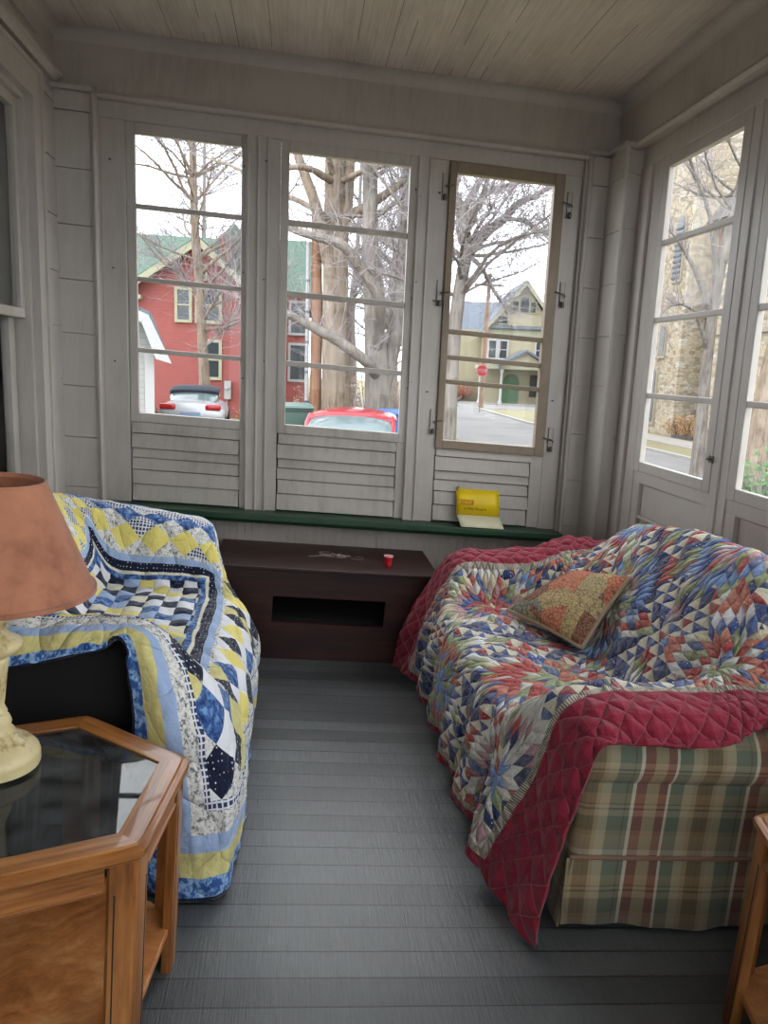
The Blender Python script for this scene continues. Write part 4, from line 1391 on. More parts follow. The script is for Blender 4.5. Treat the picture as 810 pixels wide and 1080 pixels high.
m = MB().prism([(-.6, gz(5.4)), (3.7, gz(4.4)), (1.25, gz(7.1))], 3.6, 9, 'y'); m.build('rear_gable', GREENR, house)
MB().box(.75, 1.15, 2.6, 3.1, gz(4.9), gz(6.35)).build('chimney', plain('brick_chimney', srgb(110, 70, 60), .9), house)
for a in ((-.50, -.09, 2.98, 4.04), (.24, 1.0, 2.98, 4.10), (.48, 1.0, .92, 2.2), (.31, .50, 4.45, 4.93)):
    house_window(house, a[0], a[1], gz(a[2]), gz(a[3]), -.02, CREAMT, .11 if a[2] < 4.3 else .06)
mt = MB().box(1.22, 1.46, -.2, -.02, gz(.12), gz(.80)).lathe([(.09, 0), (.09, .05)], 14, (1.34, -.2, gz(.5)))
mt.box(1.29, 1.33, -.12, -.06, 0, gz(.12)); mt.build('meter_box', WTRIM, house)

# white garage at the left
gar = out_empty('garage', -4.55, 15.6, GND + .2, math.radians(12), 'white clapboard garage with a gambrel roof at the left of the left window', 'garage')
gg = lambda z: z - (GND + .2)
MB().prism([(-2.5, 0), (1.68, 0), (1.68, gg(1.70)), (1.50, gg(2.20)), (-.2, gg(2.95)), (-2.5, gg(2.2))], 0, 6, 'y').build('wall', WCLAP, gar)
m = MB().prism([(1.70, gg(1.62)), (1.98, gg(1.52)), (1.64, gg(2.38)), (-.2, gg(3.12)), (-.2, gg(2.98)), (1.50, gg(2.24))], -.3, 6.2, 'y')
m.build('roof', GREYR, gar)
MB().prism([(1.72, gg(1.50)), (2.02, gg(1.42)), (1.60, gg(2.32)), (1.46, gg(2.20))], -.38, -.3, 'y').prism([(-.2, gg(2.9)), (1.46, gg(2.18)), (1.60, gg(2.32)), (-.2, gg(3.08))], -.38, -.3, 'y').build('barge_board', WTRIM, gar)
d_ = MB().box(.2, 1.22, -.05, .02, 0, gg(1.52))
d_.build('door', WTRIM, gar, bevel=.01)
m = MB()
for x0, x1 in ((.28, .66), (.74, 1.14)):
    m.box(x0, x1, -.065, -.04, .15, .95); m.box(x0, x1, -.065, -.04, 1.05, 1.65); m.box(x0, x1, -.065, -.04, 1.75, 2.2)
m.build('door_panels', WCLAP, gar, bevel=.01)
MB().box(1.52, 1.70, -.03, .02, 0, gg(1.70)).build('corner_board', WTRIM, gar)


def loft_car(name, gx, gy, gz_, rz, L, secs, cab, paint_m, roof_m, glass_m, label, er=3.2):
    """secs: [(y, half width, z bottom, z top)], cab likewise; the car's rear is at y=0 facing -y"""
    r = out_empty(name, gx, gy, gz_, rz, label, 'car')
    def loft(S_, n=22, e=2.8):
        P = []
        for y, w, zb, zt in S_:
            ring = []
            for k in range(n):
                t = 2 * PI * k / n; c, s = math.cos(t), math.sin(t)
                ring.append((w * math.copysign(abs(c) ** (2 / e), c), y, (zb + zt) / 2 + (zt - zb) / 2 * math.copysign(abs(s) ** (2 / e), s)))
            P.append(ring)
        m = MB().grid(P, None, wrap=True)
        m.face([k for k in range(n)]); m.face([(len(S_) - 1) * n + k for k in range(n)][::-1])
        return m
    merge(loft(secs).build('body', paint_m, r, smooth=50))
    merge(loft(cab[0]).build('cabin_glass', glass_m, r, smooth=60))
    merge(loft(cab[1], e=er).build('roof', roof_m, r, smooth=60))
    for sx in (-1, 1):
        w = secs[2][1]
        for y in (.95, L - .95):
            wh = MB().lathe([(.18, -.10), (.31, -.10), (.33, -.07), (.33, .07), (.31, .10), (.18, .10)], 24)
            wh.v = [(sx * (w - .08) + z, y + x, .33 + yy) for x, yy, z in wh.v]
            wheel = wh.build('wheel', TYRE, r, smooth=40)
            hb = MB().lathe([(0, -.085), (.19, -.085), (.19, .085), (0, .085)], 20)
            hb.v = [(sx * (w - .08) + z, y + x, .33 + yy) for x, yy, z in hb.v]
            hb.build('hub', CHROME, wheel, smooth=40)
    return r


TYRE = plain('tyre_rubber', srgb(28, 28, 30), .9); CHROME = plain('wheel_metal', srgb(120, 122, 126), .3, .8)
SILVER = plain('silver_car_paint', srgb(162, 164, 168), .25, .3, .04); SOFT = plain('black_soft_top', srgb(34, 38, 48), .9, noise_amt=.1)
CARG = plain('car_glass', srgb(84, 96, 98), .08, noise_amt=.2, scale=3); REDP = plain('red_car_paint', srgb(134, 22, 36), .2, 0, .05)
TAILR = plain('red_tail_lamp', srgb(150, 24, 28), .2, noise_amt=.1)
car = loft_car('car', -2.93, 21.4, -.62, math.radians(3), 4.7,
               [(-.02, .70, .42, .80), (.05, .86, .32, .98), (.35, .89, .26, 1.03), (1.1, .90, .24, 1.05), (2.6, .90, .24, 1.03), (3.6, .88, .24, .98), (4.4, .80, .28, .82), (4.65, .62, .36, .66)],
               ([(.75, .60, .98, 1.02), (1.05, .66, .98, 1.16), (1.42, .68, .98, 1.335), (2.6, .66, .98, 1.34), (3.25, .62, .96, 1.02)],
                [(1.18, .62, 1.20, 1.30), (1.32, .69, 1.06, 1.38), (1.7, .695, 1.05, 1.415), (2.5, .68, 1.20, 1.41), (2.75, .62, 1.29, 1.36)]),
               SILVER, SOFT, CARG, 'silver convertible with a black soft top parked by the red house, rear end facing')
for sx in (-1, 1):
    m = MB(); soft_box(m, sx * .60 - .21, sx * .60 + .21, -.05, .12, .80, .96, r=.05, n=6)
    merge(m.build('tail_lamp', TAILR, car, smooth=60))
MB().box(-.26, .26, -.045, .0, .62, .75).build('number_plate', plain('blue_white_plate', srgb(110, 128, 150), .5), car, bevel=.01)
soft = MB(); soft_box(soft, -.84, .84, -.12, .2, .34, .60, r=.07, n=6); merge(soft.build('bumper', SILVER, car, smooth=60))

car2 = loft_car('car', .76, 12.6, -.70, math.radians(-8), 4.6,
                [(-.02, .66, .40, .74), (.05, .82, .30, .90), (.4, .87, .26, .95), (1.2, .88, .24, .97), (2.7, .88, .24, .95), (3.6, .86, .24, .90), (4.3, .78, .28, .78), (4.55, .60, .34, .62)],
                ([(.42, .66, .92, .98), (.72, .76, .92, 1.22), (1.0, .775, .92, 1.375), (2.4, .70, .92, 1.32), (3.3, .66, .90, .96)],
                 [(.98, .70, 1.18, 1.38), (1.08, .80, 1.12, 1.44), (1.4, .82, 1.12, 1.46), (2.3, .80, 1.12, 1.45), (2.6, .72, 1.18, 1.40)]),
                REDP, REDP, CARG, 'red car right below the middle window, only its roof and rear glass showing', er=2.0)
for sx in (-1, 1):
    m = MB().tube([(sx * .72, .55, .95), (sx * .755, .95, 1.2), (sx * .72, 1.15, 1.34)], [.05, .055, .05], 8)
    m.build('roof_pillar', REDP, car2, smooth=60)
    m = MB(); soft_box(m, sx * .60 - .2, sx * .60 + .2, -.05, .12, .72, .86, r=.05, n=6)
    merge(m.build('tail_lamp', TAILR, car2, smooth=60))

# bins
BING = plain('dark_green_bin', srgb(62, 84, 78), .5, noise_amt=.1); BINB = plain('blue_bin_plastic', srgb(36, 84, 150), .5, noise_amt=.1)
for nm, gx, gy, mt, lb, hgt in (('wheeled_bin', -.12, 15.2, BING, 'dark green wheeled bin at the lower left of the middle window', 1.32), ('wheeled_bin', 1.98, 16.2, BINB, 'blue wheeled bin behind the red car', 1.22)):
    b_ = out_empty(nm, gx, gy, ground_z(gx, gy), .2, lb, 'bin')
    m = MB(); P = []
    for z, w, d in ((.06, .22, .25), (.5, .26, .29), (hgt - .1, .30, .34), (hgt - .07, .33, .37), (hgt - .03, .33, .37)):
        P.append([(-w, -d, z), (w, -d, z), (w, d, z), (-w, d, z)])
    m.grid(P, None, wrap=True); m.face((3, 2, 1, 0)); m.face((16, 17, 18, 19))
    m.build('body', mt, b_, bevel=.02)
    m = MB().prism([(-.39, hgt - .03), (.40, hgt - .03), (.40, hgt + .02), (.1, hgt + .06), (-.36, hgt + .01)], -.34, .34, 'x'); m.build('lid', mt, b_, bevel=.015)
    MB().tube([(-.28, .40, hgt - .04), (-.28, .45, hgt - .02), (.28, .45, hgt - .02), (.28, .40, hgt - .04)], .018, 8).build('handle', mt, b_)
    for sx in (-1, 1):
        wh = MB().lathe([(0, -.03), (.12, -.03), (.12, .03), (0, .03)], 16); wh.v = [(sx * .25 + z, .27 + x, .12 + y) for x, y, z in wh.v]
        wh.build('wheel', TYRE, b_, smooth=40)


def bark_mat(name, a, b, c):
    M = Mat(name); v = M.coord('Object')
    f = M.noise(M.mapping(v, (14, 14, 1.8)), 1.0, 6, .75) * .7 + M.noise(v, 2.2, 3) * .3
    return M.bsdf(M.ramp(f, [(.34, a), (.5, b), (.68, c)]), .95, M.bump(f, .7, .03), spec=.1)


BARK = bark_mat('grey_bark', srgb(74, 70, 66), srgb(116, 110, 104), srgb(146, 140, 132))
BARK2 = bark_mat('brown_bark', srgb(80, 70, 60), srgb(132, 118, 104), srgb(158, 146, 130))
BARKW = bark_mat('orange_grey_bark', srgb(98, 76, 64), srgb(136, 112, 96), srgb(150, 136, 124))
TWIG = plain('twig_bark', srgb(134, 128, 130), .95)


def wander(p, d, L, n, rng, up=.12, jit=.22):
    pts = [Vector(p)]; d = Vector(d).normalized()
    for k in range(n):
        d = (d + Vector((rng.uniform(-jit, jit), rng.uniform(-jit, jit), rng.uniform(-jit, jit) + up * .3))).normalized()
        pts.append(pts[-1] + d * L / n)
    return pts


def tree(gx, gy, trunks, limbs, n_auto, label, seed, bark=BARK, zb=None, spread=3.2, zr=(2.2, 8.0), twigs=5, tw=.006, group=None):
    """trunks/limbs: lists of [(x, y, z, r), ...] in tree-local metres above its foot"""
    rng = random.Random(seed)
    z0 = ground_z(gx, gy) if zb is None else zb
    r = out_empty('tree', gx, gy, z0, 0, label, 'tree', group)
    bm_, tm = MB(), MB()
    for t in trunks:
        cp = catmull([q for q in t], len(t) * 4)
        MB().tube([q[:3] for q in cp], [q[3] for q in cp], 12).build('trunk', bark, r, smooth=80)
    starts = []
    for l in limbs:
        cp = catmull(l, len(l) * 5)
        bm_.tube([q[:3] for q in cp], [q[3] for q in cp], 8)
        for k in range(3, len(cp), 1):
            starts.append((Vector(cp[k][:3]), (Vector(cp[k][:3]) - Vector(cp[k - 1][:3])).normalized(), cp[k][3]))
    for k in range(n_auto):
        t = trunks[rng.randrange(len(trunks))]
        cp = catmull(t, 24); z = rng.uniform(*zr)
        q = min(cp, key=lambda q: abs(q[2] - z))
        a = rng.uniform(0, 2 * PI); el = rng.uniform(.15, .9)
        pts = wander(q[:3], (math.cos(a), math.sin(a), el), rng.uniform(.6, 1.15) * spread, 8, rng)
        r0_ = q[3] * rng.uniform(.25, .45)
        bm_.tube(pts, [r0_ * (1 - i / 9.5) for i in range(9)], 6)
        for i in range(2, 9):
            starts.append((pts[i], (pts[i] - pts[i - 1]).normalized(), r0_ * (1 - i / 10)))
    for p, d, rad in starts:
        for _ in range(twigs if rad < .05 else max(1, twigs // 2)):
            o_ = Vector((rng.uniform(-1, 1), rng.uniform(-1, 1), rng.uniform(-.5, 1)))
            pts = wander(p, d * .7 + o_, rng.uniform(.5, 1.5) * (spread / 3.0), 5, rng, jit=.35)
            w0 = min(rad * .5, tw * 2.0)
            tm.tube(pts, [w0, w0 * .8, w0 * .65, w0 * .5, w0 * .4, w0 * .3], 4, caps=False)
            for _2 in range(2):
                q = pts[rng.randrange(1, 5)]
                pt2 = wander(q, o_ + Vector((rng.uniform(-1, 1), rng.uniform(-1, 1), rng.uniform(-.4, .8))), rng.uniform(.3, .8), 4, rng, jit=.4)
                tm.tube(pt2, [w0 * .5, w0 * .45, w0 * .4, w0 * .3, w0 * .25], 3, caps=False)
    if bm_.f: bm_.build('branches', bark, r, smooth=80)
    if tm.f: tag(tm.build('twigs', TWIG, r, smooth=80), kind='stuff')
    return r


def rel(gx, gy, pts, zb): return [(x - gx, y - gy, z - zb, r) for x, y, z, r in pts]


def far(f, gx, gy, pts, zb, rf=.8):
    """the same branch f times farther off (and larger), rooted at gx, gy"""
    q = [(x * f - gx, y * f - gy, (z - 1.5) * f + 1.5 - zb, r * f * rf) for x, y, z, r in pts]
    return q


# slender tree in front of the red house
z_ = ground_z(-2.85, 24)
tree(-2.85, 24, [rel(-2.85, 24, [(-2.85, 24, z_ - .1, .22), (-2.86, 24, .7, .17), (-2.91, 24, 1.8, .15), (-3.02, 24, 3.7, .14), (-3.15, 24, 5.6, .12), (-3.2, 24, 8.1, .09), (-3.3, 24, 10.5, .04)], z_)],
     [rel(-2.85, 24, [(-2.95, 24, 2.6, .05), (-2.5, 23.7, 3.3, .035), (-1.8, 23.5, 4.3, .02), (-1.4, 23.4, 5.0, .01)], z_),
      rel(-2.85, 24, [(-2.98, 24, 3.2, .05), (-3.4, 23.8, 3.9, .03), (-4.2, 23.6, 4.6, .015)], z_),
      rel(-2.85, 24, [(-2.9, 24, 1.9, .045), (-2.4, 23.6, 2.3, .03), (-1.8, 23.4, 3.0, .012)], z_)],
     40, 'slender bare tree in front of the red gable wall', 11, BARK2, zr=(3.2, 10.2), spread=4.6, twigs=5, tw=.006)
# double-trunked giant beyond the middle window, with its low sweeping limbs
F = 1.66; gx_, gy_ = .56 * F, 11.6 * F; z_ = ground_z(gx_, gy_)
tree(gx_, gy_, [far(F, gx_, gy_, [(.56, 11.6, .05, .36), (.56, 11.6, .5, .29), (.50, 11.6, 2.1, .25), (.44, 11.6, 4.4, .20), (.40, 11.6, 6, .12), (.36, 11.6, 7.5, .05)], z_)],
     [far(F, gx_, gy_, [(.46, 11.5, 2.6, .13), (.2, 11.4, 3.6, .10), (-.2, 11.3, 4.6, .07), (-.5, 11.2, 5.8, .04)], z_),
      far(F, gx_, gy_, [(.50, 11.5, 2.9, .11), (.62, 11.5, 3.8, .09), (.66, 11.4, 4.8, .07), (.9, 11.2, 6.0, .03)], z_)],
     14, 'thick bare tree trunk filling the middle window, left one of its pair', 21, BARK2, zr=(5.0, 10), spread=4.2, twigs=4, zb=z_)
gx_, gy_ = 1.16 * F, 11.0 * F; z_ = ground_z(gx_, gy_)
tree(gx_, gy_, [far(F, gx_, gy_, [(1.20, 11, .05, .36), (1.16, 11, .5, .29), (1.08, 11, 1.4, .22), (1.0, 11, 2.3, .17), (.92, 11, 3.2, .14), (.86, 11, 4.6, .12), (.84, 11, 6, .08), (.84, 11, 7.5, .03)], z_)],
     [far(F, gx_, gy_, p_, z_) for p_ in (
      [(1.05, 10.9, 1.42, .10), (.88, 10.2, 1.56, .095), (.51, 10, 1.80, .085), (.15, 9.9, 1.97, .075), (-.21, 9.9, 2.13, .06), (-.7, 9.9, 2.3, .04)],
      [(1.06, 10.9, 1.8, .11), (.99, 10.2, 2.38, .10), (.74, 10, 2.70, .09), (.48, 9.9, 2.97, .08), (.12, 9.9, 3.06, .07), (-.20, 9.9, 3.15, .05), (-.6, 9.9, 3.5, .03)],
      [(1.16, 11, 1.2, .15), (1.34, 11.1, 2.0, .12), (1.38, 11.1, 3.0, .10), (1.44, 11.1, 4.6, .08), (1.5, 11, 6.0, .05)],
      [(1.36, 11.1, 2.2, .10), (1.72, 11, 2.9, .08), (1.98, 10.9, 3.7, .06), (2.2, 10.9, 4.8, .03)])],
     14, 'gnarled bare tree right behind the red car, low limbs sweeping left', 31, BARK, zr=(5.0, 9.5), spread=3.6, twigs=4, zb=z_)
# crooked tree on the verge, seen through the right-hand window of the bay
z_ = ground_z(3.37, 17)
tree(3.37, 17, [rel(3.37, 17, [(3.30, 17, z_ - .1, .24), (3.31, 17, 1.2, .165), (3.34, 17, 2.56, .15), (3.45, 17, 3.7, .14), (3.50, 17, 4.1, .13), (3.36, 17, 4.8, .10), (3.1, 17, 5.5, .07), (2.9, 17, 7, .05)], z_)],
     [rel(3.37, 17, [(3.50, 17, 4.0, .13), (3.9, 17, 4.45, .105), (4.24, 16.9, 4.74, .085), (4.5, 16.9, 5.05, .075), (4.8, 16.8, 5.2, .06), (5.2, 16.8, 5.42, .045), (5.8, 16.8, 5.5, .03)], z_),
      rel(3.37, 17, [(4.25, 16.9, 4.76, .05), (4.7, 16.8, 4.7, .04), (4.95, 16.7, 4.5, .032), (5.2, 16.7, 4.45, .028), (5.5, 16.7, 4.1, .02)], z_),
      rel(3.37, 17, [(3.42, 17, 4.7, .08), (3.8, 16.9, 5.2, .06), (4.4, 16.9, 5.45, .05), (5.0, 16.8, 5.7, .03)], z_),
      rel(3.37, 17, [(3.36, 17, 4.85, .08), (3.7, 16.9, 5.5, .06), (4.2, 16.9, 6.1, .04), (4.6, 16.8, 6.5, .02)], z_),
      rel(3.37, 17, [(3.52, 17, 4.0, .06), (3.8, 16.8, 3.7, .05), (4.1, 16.7, 3.2, .03), (4.3, 16.6, 2.9, .012)], z_)],
     22, 'crooked grey tree on the verge, forking over the street', 41, BARK, zr=(3.6, 7), spread=3.4, twigs=6, tw=.005)
# trees by the church
z_ = GND
tree(9.8, 18, [rel(9.8, 18, [(9.84, 18, z_ - .1, .24), (9.83, 18, -.5, .17), (9.76, 18, 2.0, .13), (9.8, 18, 3.8, .12), (10.0, 18, 5.6, .10), (10.3, 18, 8, .04)], z_)],
     [rel(9.8, 18, [(9.78, 18, 3.0, .10), (9.2, 17.9, 4.0, .06), (8.5, 17.8, 4.8, .03), (7.9, 17.8, 5.2, .015)], z_),
      rel(9.8, 18, [(9.8, 18, 3.6, .09), (9.4, 17.9, 5.2, .05), (8.6, 17.8, 6.6, .03)], z_),
      rel(9.8, 18, [(9.78, 18, 2.2, .07), (9.1, 17.6, 3.1, .04), (8.4, 17.3, 3.2, .02), (7.8, 17.2, 2.6, .012)], z_)],
     12, 'slim tree trunk beside the street in front of the stone church', 51, BARK, zr=(4, 8), spread=2.8, twigs=3, zb=z_)
tree(9.6, 15.2, [rel(9.6, 15.2, [(9.55, 15.2, z_ - .1, .30), (9.6, 15.2, 1.0, .22), (9.75, 15.2, 2.6, .19), (10.1, 15.2, 4.6, .14), (10.5, 15.2, 8, .05)], z_)], [], 10,
     'leaning tree trunk at the right edge behind the second side window', 61, BARK2, zr=(3, 8), spread=2.6, twigs=3, zb=z_)
for k, (gx, gy, h, lb) in enumerate(((-5.4, 44, 19, 'tall bare tree behind the red gabled house'), (2.6, 40, 17, 'tall bare tree behind the utility pole'), (5.6, 47, 12, 'distant bare tree left of the buff house'), (3.6, 31, 13, 'bare tree behind the brown brush'), (20.5, 52, 14, 'tall bare tree right of the buff house'))):
    zb = ground_z(gx, gy)
    tree(gx, gy, [[(0, 0, -.1, .3), (.05, 0, 2, .24), (-.1, 0, 5, .19), (.1, 0, 8, .12), (.2, 0, h, .03)]], [], 60, lb, 71 + k, BARK, zr=(2.6 if h < 16 else 4.5, h * .9), spread=4.6, twigs=4, tw=.011)

BANDG = plain('grey_bands', srgb(70, 76, 88), .5)
# utility pole with its white conduit
pole = out_empty('utility_pole', .40, 19.4, ground_z(.40, 19.4), 0, 'brown wooden utility pole with a white conduit, in the middle window', 'pole')
MB().tube([(0, 0, -.1), (-.03, 0, 3.5), (-.09, 0, 5.6)], [.15, .14, .12], 14).build('post', bark_mat('weathered_pole', srgb(104, 74, 58), srgb(134, 100, 80), srgb(148, 118, 98)), pole, smooth=60)
MB().tube([(-.22, -.06, 0), (-.27, -.06, 5.0)], .05, 12).build('conduit', WTRIM, pole, smooth=60)
for k in range(6):
    MB().lathe([(.058, -.025), (.058, .025)], 12, (-.225 - .007 * k, -.06, .5 + .72 * k)).build('conduit_band', BANDG, pole)

# stop sign
sp = out_empty('stop_sign', 10.6, 45, GND, math.radians(-12), 'red octagonal STOP sign on a post across the street', 'sign')
MB().tube([(0, .03, 0), (0, .03, 2.85)], .035, 8).build('post', plain('galvanised_post', srgb(110, 104, 92), .5), sp)
oc = [(.36 * math.cos(PI / 8 + k * PI / 4), 2.45 + .36 * math.sin(PI / 8 + k * PI / 4)) for k in range(8)]
MB().prism(oc, -.012, .0, 'y').build('sign_face', plain('sign_red', srgb(150, 20, 34), .4, noise_amt=.04), sp)
oc2 = [(x * .93, 2.45 + (z - 2.45) * .93) for x, z in oc]
m = MB()
for k in range(8):
    a, b = oc[k], oc[(k + 1) % 8]; c, d = oc2[(k + 1) % 8], oc2[k]
    m.prism([a, b, c, d], -.017, -.008, 'y')
m.build('white_border', WTRIM, sp)
text_obj('stop_lettering', 'STOP', .27, WTRIM, sp, Matrix.Translation((0, -.015, 2.355)) @ Matrix.Rotation(PI / 2, 4, 'X'), 'CENTER')

# wooden street pole by the stop sign
up = out_empty('utility_pole', 11.7, 49.4, GND, 0, 'thin wooden street pole behind the stop sign', 'pole')
MB().tube([(0, 0, 0), (.05, 0, 8.5)], [.17, .13], 12).build('post', BARKW, up, smooth=60)
MB().box(-.9, 1.0, -.06, .06, 7.7, 7.85).build('crossarm', BARKW, up)
MB().tube([(.1, 0, 8.2), (8, 1, 7.9), (18, 2, 8.2)], .022, 6).build('cable', SOFT, up)

# buff Victorian house with steep gable and porch
vic = out_empty('house', 17.0, 60, GND, math.radians(-6), 'buff gabled house with grey slate roof and porch across the street', 'house')
vz = lambda z: z - GND
MB().prism([(-2.75, 0), (2.6, 0), (2.6, vz(4.9)), (.15, vz(8.4)), (-2.75, vz(4.9))], 0, 8, 'y').build('front_gable', YELW, vic)
MB().box(-4.6, 5.5, 2, 9, 0, vz(4.9)).build('wall', YELW, vic)
for s in (-1, 1):
    xe, ze = s * 3.25 + .1, vz(4.45)
    pts = [(.15, vz(8.40)), (xe, ze), (xe, ze + .22), (.15, vz(8.68))]
    MB().prism(pts if s < 0 else pts[::-1], -.45, 8, 'y').build('roof_slope', GREYR, vic)
    pts = [(.15, vz(8.2)), (xe, ze - .16), (xe, ze + .16), (.15, vz(8.58))]
    MB().prism(pts if s < 0 else pts[::-1], -.55, -.43, 'y').build('rake_board', SAGEW, vic)
MB().prism([(2.0, vz(4.7)), (9.6, vz(4.7)), (5.8, vz(7.4))], -5.0, 6, 'x').build('main_roof', GREYR, vic)
MB().prism([(-2.9, vz(4.35)), (2.75, vz(4.35)), (2.75, vz(4.95)), (-2.9, vz(4.95))], -.12, .02, 'y').build('frieze_band', SAGEW, vic)
MB().prism([(-3.0, vz(4.95)), (2.85, vz(4.95)), (2.6, vz(5.2)), (-2.75, vz(5.2))], -.35, .02, 'y').build('pent_roof', GREYR, vic)
for a in ((-.72, -.32, 6.25, 7.0), (.62, 1.02, 6.25, 7.0), (-1.9, -1.1, 5.35, 5.85)):
    house_window(vic, a[0], a[1], vz(a[2]), vz(a[3]), -.02, SAGEW, .09)
m = MB(); arch = [(-.18, vz(6.25)), (.48, vz(6.25)), (.48, vz(7.1))] + [(.15 + .33 * math.cos(t * PI / 6), vz(7.1) + .33 * math.sin(t * PI / 6)) for t in range(1, 6)] + [(-.18, vz(7.1))]
w_ = MB().prism([(.15 + (x - .15) * 1.3, vz(6.7) + (z - vz(6.7)) * 1.14) for x, z in arch], -.06, .02, 'y').build('arched_window', SAGEW, vic)
MB().prism(arch, -.08, .02, 'y').build('pane', DARKG, w_)
for x0 in (-2.4, -1.55):
    house_window(vic, x0, x0 + .55, vz(2.7), vz(4.0), -.04, WTRIM, .14)
house_window(vic, 1.3, 2.0, vz(2.8), vz(4.0), -.02, WTRIM, .12)
MB().prism([(-1.7, vz(2.05)), (1.9, vz(2.05)), (.15, vz(3.15))], -2.4, .0, 'y').build('porch_gable', YELW, vic)
for s in (-1, 1):
    pts = [(.15, vz(3.15)), (.15 + s * 2.1, vz(1.98)), (.15 + s * 2.1, vz(2.16)), (.15, vz(3.34))]
    MB().prism(pts if s < 0 else pts[::-1], -2.7, .1, 'y').build('porch_roof', GREYR, vic)
MB().box(-3.4, 4.4, -2.4, 0, vz(1.85), vz(2.1)).build('porch_beam', SAGEW, vic)
for x in (-3.2, -1.6, 1.9, 4.2):
    MB().lathe([(.16, 0), (.16, .2), (.10, .3), (.09, 2.3), (.16, 2.5), (.16, 2.68)], 14, (x, -2.2, 0)).build('porch_post', WTRIM, vic, smooth=40)
TEAL = plain('teal_porch_skirt', srgb(44, 96, 92), .7, noise_amt=.1); DG = plain('green_arched_door', srgb(62, 92, 60), .6, noise_amt=.15)
arch = [(-1.15, 0), (.15, 0), (.15, 1.7)] + [(-.5 + .65 * math.cos(t * PI / 8), 1.7 + .65 * math.sin(t * PI / 8)) for t in range(1, 8)] + [(-1.15, 1.7)]
MB().prism([(-.5 + (x + .5) * 1.25, z * 1.1) for x, z in arch], -.08, .0, 'y').build('door_surround', YELW, vic)
MB().prism(arch, -.12, .0, 'y').build('front_door', DG, vic)
MB().box(1.9, 4.4, -2.35, -2.25, .25, 1.0).build('porch_skirt', TEAL, vic)
MB().box(1.8, 4.5, -2.4, -2.2, 1.0, 1.1).build('porch_rail', WTRIM, vic)
MB().box(1.0, 1.75, -.06, .0, vz(-.2), vz(1.5)).build('dark_window', DARKG, vic)

# stone church behind the right-hand windows
def stone_mat():
    M = Mat('rubble_limestone'); v = M.coord('Object')
    x, y, z = M.xyz(v); w = M.noise(v, 1.6, 3)
    vv = M.vec((x + y) * 1.5 + w * .5, z * 3.4 + w * .6, 0.0)
    vo = M.n('ShaderNodeTexVoronoi'); M.nt.links.new(vv, vo.inputs['Vector']); vo.inputs['Scale'].default_value = 2.5; vo.inputs['Randomness'].default_value = .75
    sp_ = M.n('ShaderNodeSeparateColor'); M.nt.links.new(vo.outputs['Color'], sp_.inputs[0])
    ed = M.n('ShaderNodeTexVoronoi'); ed.feature = 'DISTANCE_TO_EDGE'; M.nt.links.new(vv, ed.inputs['Vector']); ed.inputs['Scale'].default_value = 2.5; ed.inputs['Randomness'].default_value = .75
    c = M.ramp(S(M.nt, sp_.outputs[0]), [(0, srgb(130, 118, 100)), (.4, srgb(164, 154, 136)), (.75, srgb(170, 156, 130)), (1, srgb(174, 170, 160))])
    c = M.mix(M.noise(v, 14, 4) * .35, c, srgb(126, 114, 98))
    e = S(M.nt, ed.outputs['Distance'])
    c = M.mix(e.lt(.04) * .6, c, srgb(112, 104, 94))
    return M.bsdf(c, .95, M.bump(e.min(.12), .8, .08), spec=.1)


STONE = stone_mat(); TRIMS = plain('dressed_stone', srgb(140, 132, 116), .9, noise_amt=.15, scale=3); SLATE = shingle_mat('brown_slate', srgb(92, 88, 84))
ch = out_empty('church', 16.6, 20, GND, 0, 'rubble stone church with narrow windows and slate roof across the street', 'church')
cz = lambda z: z - GND
MB().box(0, 8, -14, 11.2, 0, cz(8.0)).build('nave_wall', STONE, ch)
MB().prism([(-.5, cz(7.8)), (8.5, cz(7.8)), (4.0, cz(14))], -14.4, 11.2, 'y').build('nave_roof', SLATE, ch)
MB().box(-1.0, 6, 11.0, 16.2, 0, cz(15)).build('tower', STONE, ch)
MB().box(-1.35, -.9, 15.3, 16.1, 0, cz(9)).build('buttress', STONE, ch); MB().box(-1.62, -1.3, 15.35, 16.05, 0, cz(4)).build('buttress', STONE, ch)
for y in (1.0, 5.6, 8.9, -4.5):
    m = MB().box(-.75, .05, y - .45, y + .45, 0, cz(5.6)); m.prism([(-.75, cz(5.6)), (.05, cz(5.6)), (.05, cz(6.3))], y - .45, y + .45, 'y')
    m.build('buttress', STONE, ch)
    MB().box(-.85, .05, y - .52, y + .52, cz(3.3), cz(3.6)).build('buttress_cap', TRIMS, ch)
MB().box(-.14, .05, -14, 11.2, cz(.35), cz(.6)).build('water_table', TRIMS, ch)
MB().box(-.35, .1, -14, 11.2, cz(7.6), cz(7.95)).build('cornice', TRIMS, ch)


def lancet(x, y, w, z0, z1, slats=False):
    def arch(ww, a, b): return [(y - ww, a), (y + ww, a), (y + ww, b)] + [(y + ww * math.cos(t * PI / 8), b + ww * 1.1 * math.sin(t * PI / 8)) for t in range(1, 8)] + [(y - ww, b)]
    f = MB().prism(arch(w * 1.35, z0 - .15, z1), x - .08, x + .1, 'x').build('window_surround', TRIMS, ch)
    MB().prism(arch(w, z0, z1), x - .10, x + .1, 'x').build('pane', plain('church_glass', srgb(58, 60, 62), .3), f)
    if slats:
        m = MB(); z = z0
        while z < z1: m.box(x - .14, x - .09, y - w, y + w, z, z + .08); z += .22
        m.build('louvres', GREYR, f)


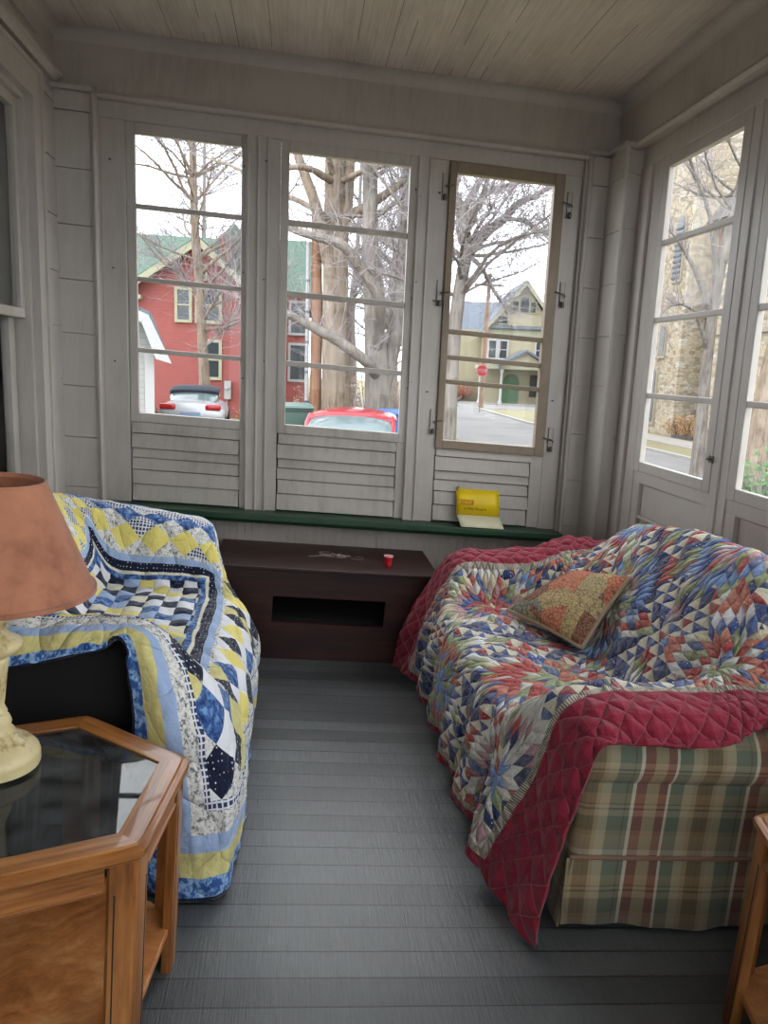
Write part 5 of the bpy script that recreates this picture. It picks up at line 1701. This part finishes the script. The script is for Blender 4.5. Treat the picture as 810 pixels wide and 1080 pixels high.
lancet(-1.0, 11.95, .30, cz(5.7), cz(7.9), True)
lancet(-1.0, 12.6, .22, cz(2.6), cz(3.6)); lancet(-1.0, 13.1, .30, cz(-.3), cz(1.0)); lancet(-1.0, 13.1, .26, cz(1.25), cz(1.7))
lancet(0, 10.75, .2, cz(3.4), cz(4.6))
for y in (7.2, 3.4, -1.6, -7): lancet(0, y, .42, cz(3.6), cz(5.6)); lancet(0, y, .40, cz(.8), cz(2.2))
MB().tube([(-.12, 10.4, cz(7.6)), (-.12, 10.4, .1)], .07, 10).build('downpipe', plain('brown_downpipe', srgb(104, 74, 62), .6), ch)


def leafy(name, gx, gy, w, d, h, n, cols, label, cat, seed, blade=False, zb=None, ls=.05):
    rng = random.Random(seed); r = out_empty(name, gx, gy, ground_z(gx, gy) if zb is None else zb, 0, label, cat)
    st, lf = MB(), MB()
    for k in range(n):
        a = rng.uniform(0, 2 * PI); q = math.sqrt(rng.random())
        bx_, by_ = q * w * math.cos(a), q * d * math.sin(a); hh = h * rng.uniform(.6, 1.0) * (1 - .45 * q * q)
        top = Vector((bx_ * 1.25 + rng.uniform(-.1, .1), by_ * 1.25 + rng.uniform(-.1, .1), hh))
        b0 = Vector((bx_ * .6, by_ * .6, 0))
        st.tube([b0, b0.lerp(top, .5) + Vector((0, 0, .08)), top], [.008, .006, .002], 3, caps=False)
        for q2 in range(14):
            t = rng.uniform(.25, 1.0); p = b0.lerp(top, t)
            u_ = Vector((rng.uniform(-1, 1), rng.uniform(-1, 1), rng.uniform(-.3, 1.2))).normalized(); s_ = u_.orthogonal().normalized()
            L_ = ls * rng.uniform(.7, 1.6) * (2.2 if blade else 1)
            lf.quad(p, p + u_ * L_ * .5 + s_ * ls * .35, p + u_ * L_, p + u_ * L_ * .5 - s_ * ls * .35)
    st.build('stems', TWIG, r); tag(lf.build('foliage', plain(name + '_leaf', cols, .7, noise_amt=.4, scale=6), r), kind='stuff')
    return r


leafy('shrub', 7.3, 10.6, 1.0, 1.1, 1.6, 260, srgb(70, 104, 58), 'green leafy shrub at the foot of the second side window', 'shrub', 5, ls=.07)
leafy('shrub', 15.9, 24.5, .5, 2.2, 1.5, 160, srgb(134, 92, 74), 'rusty red shrub against the church wall', 'shrub', 6, ls=.09)
leafy('shrub', 15.7, 30.0, .5, 1.3, 1.1, 110, srgb(146, 110, 64), 'orange shrub at the corner of the church', 'shrub', 7, ls=.09)
leafy('shrub', -3.7, 19.5, .4, .4, 1.2, 70, srgb(92, 84, 58), 'small shrub between the garage and the silver car', 'shrub', 8, ls=.06)
leafy('hedge', -.2, 22, 1.4, .6, 1.5, 150, srgb(134, 108, 70), 'ragged tan hedge behind the utility pole', 'hedge', 9, ls=.07)
leafy('hedge', 2.4, 24, 2.2, 1.0, 3.0, 330, srgb(128, 100, 78), 'brown brush behind the gnarled tree', 'hedge', 10, ls=.06)
leafy('hedge', 12.3, 61.5, 1.5, .8, 1.9, 200, srgb(140, 84, 58), 'rust brown hedge far down the street', 'hedge', 12, ls=.12)
leafy('shrub', 20.4, 58.2, .9, .7, 3.2, 150, srgb(84, 110, 66), 'tall green shrub right of the porch', 'shrub', 13, ls=.12)

# narrow red brick house behind the pole
nh = out_empty('house', .2, 33, ground_z(0, 33), 0, 'red house with white-framed windows behind the utility pole', 'house')
MB().box(-2.4, .15, 0, 7, 0, 5.1).build('wall', REDW, nh)
MB().prism([(-.4, 5.0), (7.4, 5.0), (3.5, 7.6)], -2.7, .4, 'x').build('roof', GREENR, nh)
for z0_, z1_ in ((1.5, 2.9), (3.4, 4.6)):
    for x0_ in (-1.55, -.62): house_window(nh, x0_, x0_ + .6, z0_, z1_, -.02, WTRIM, .1)
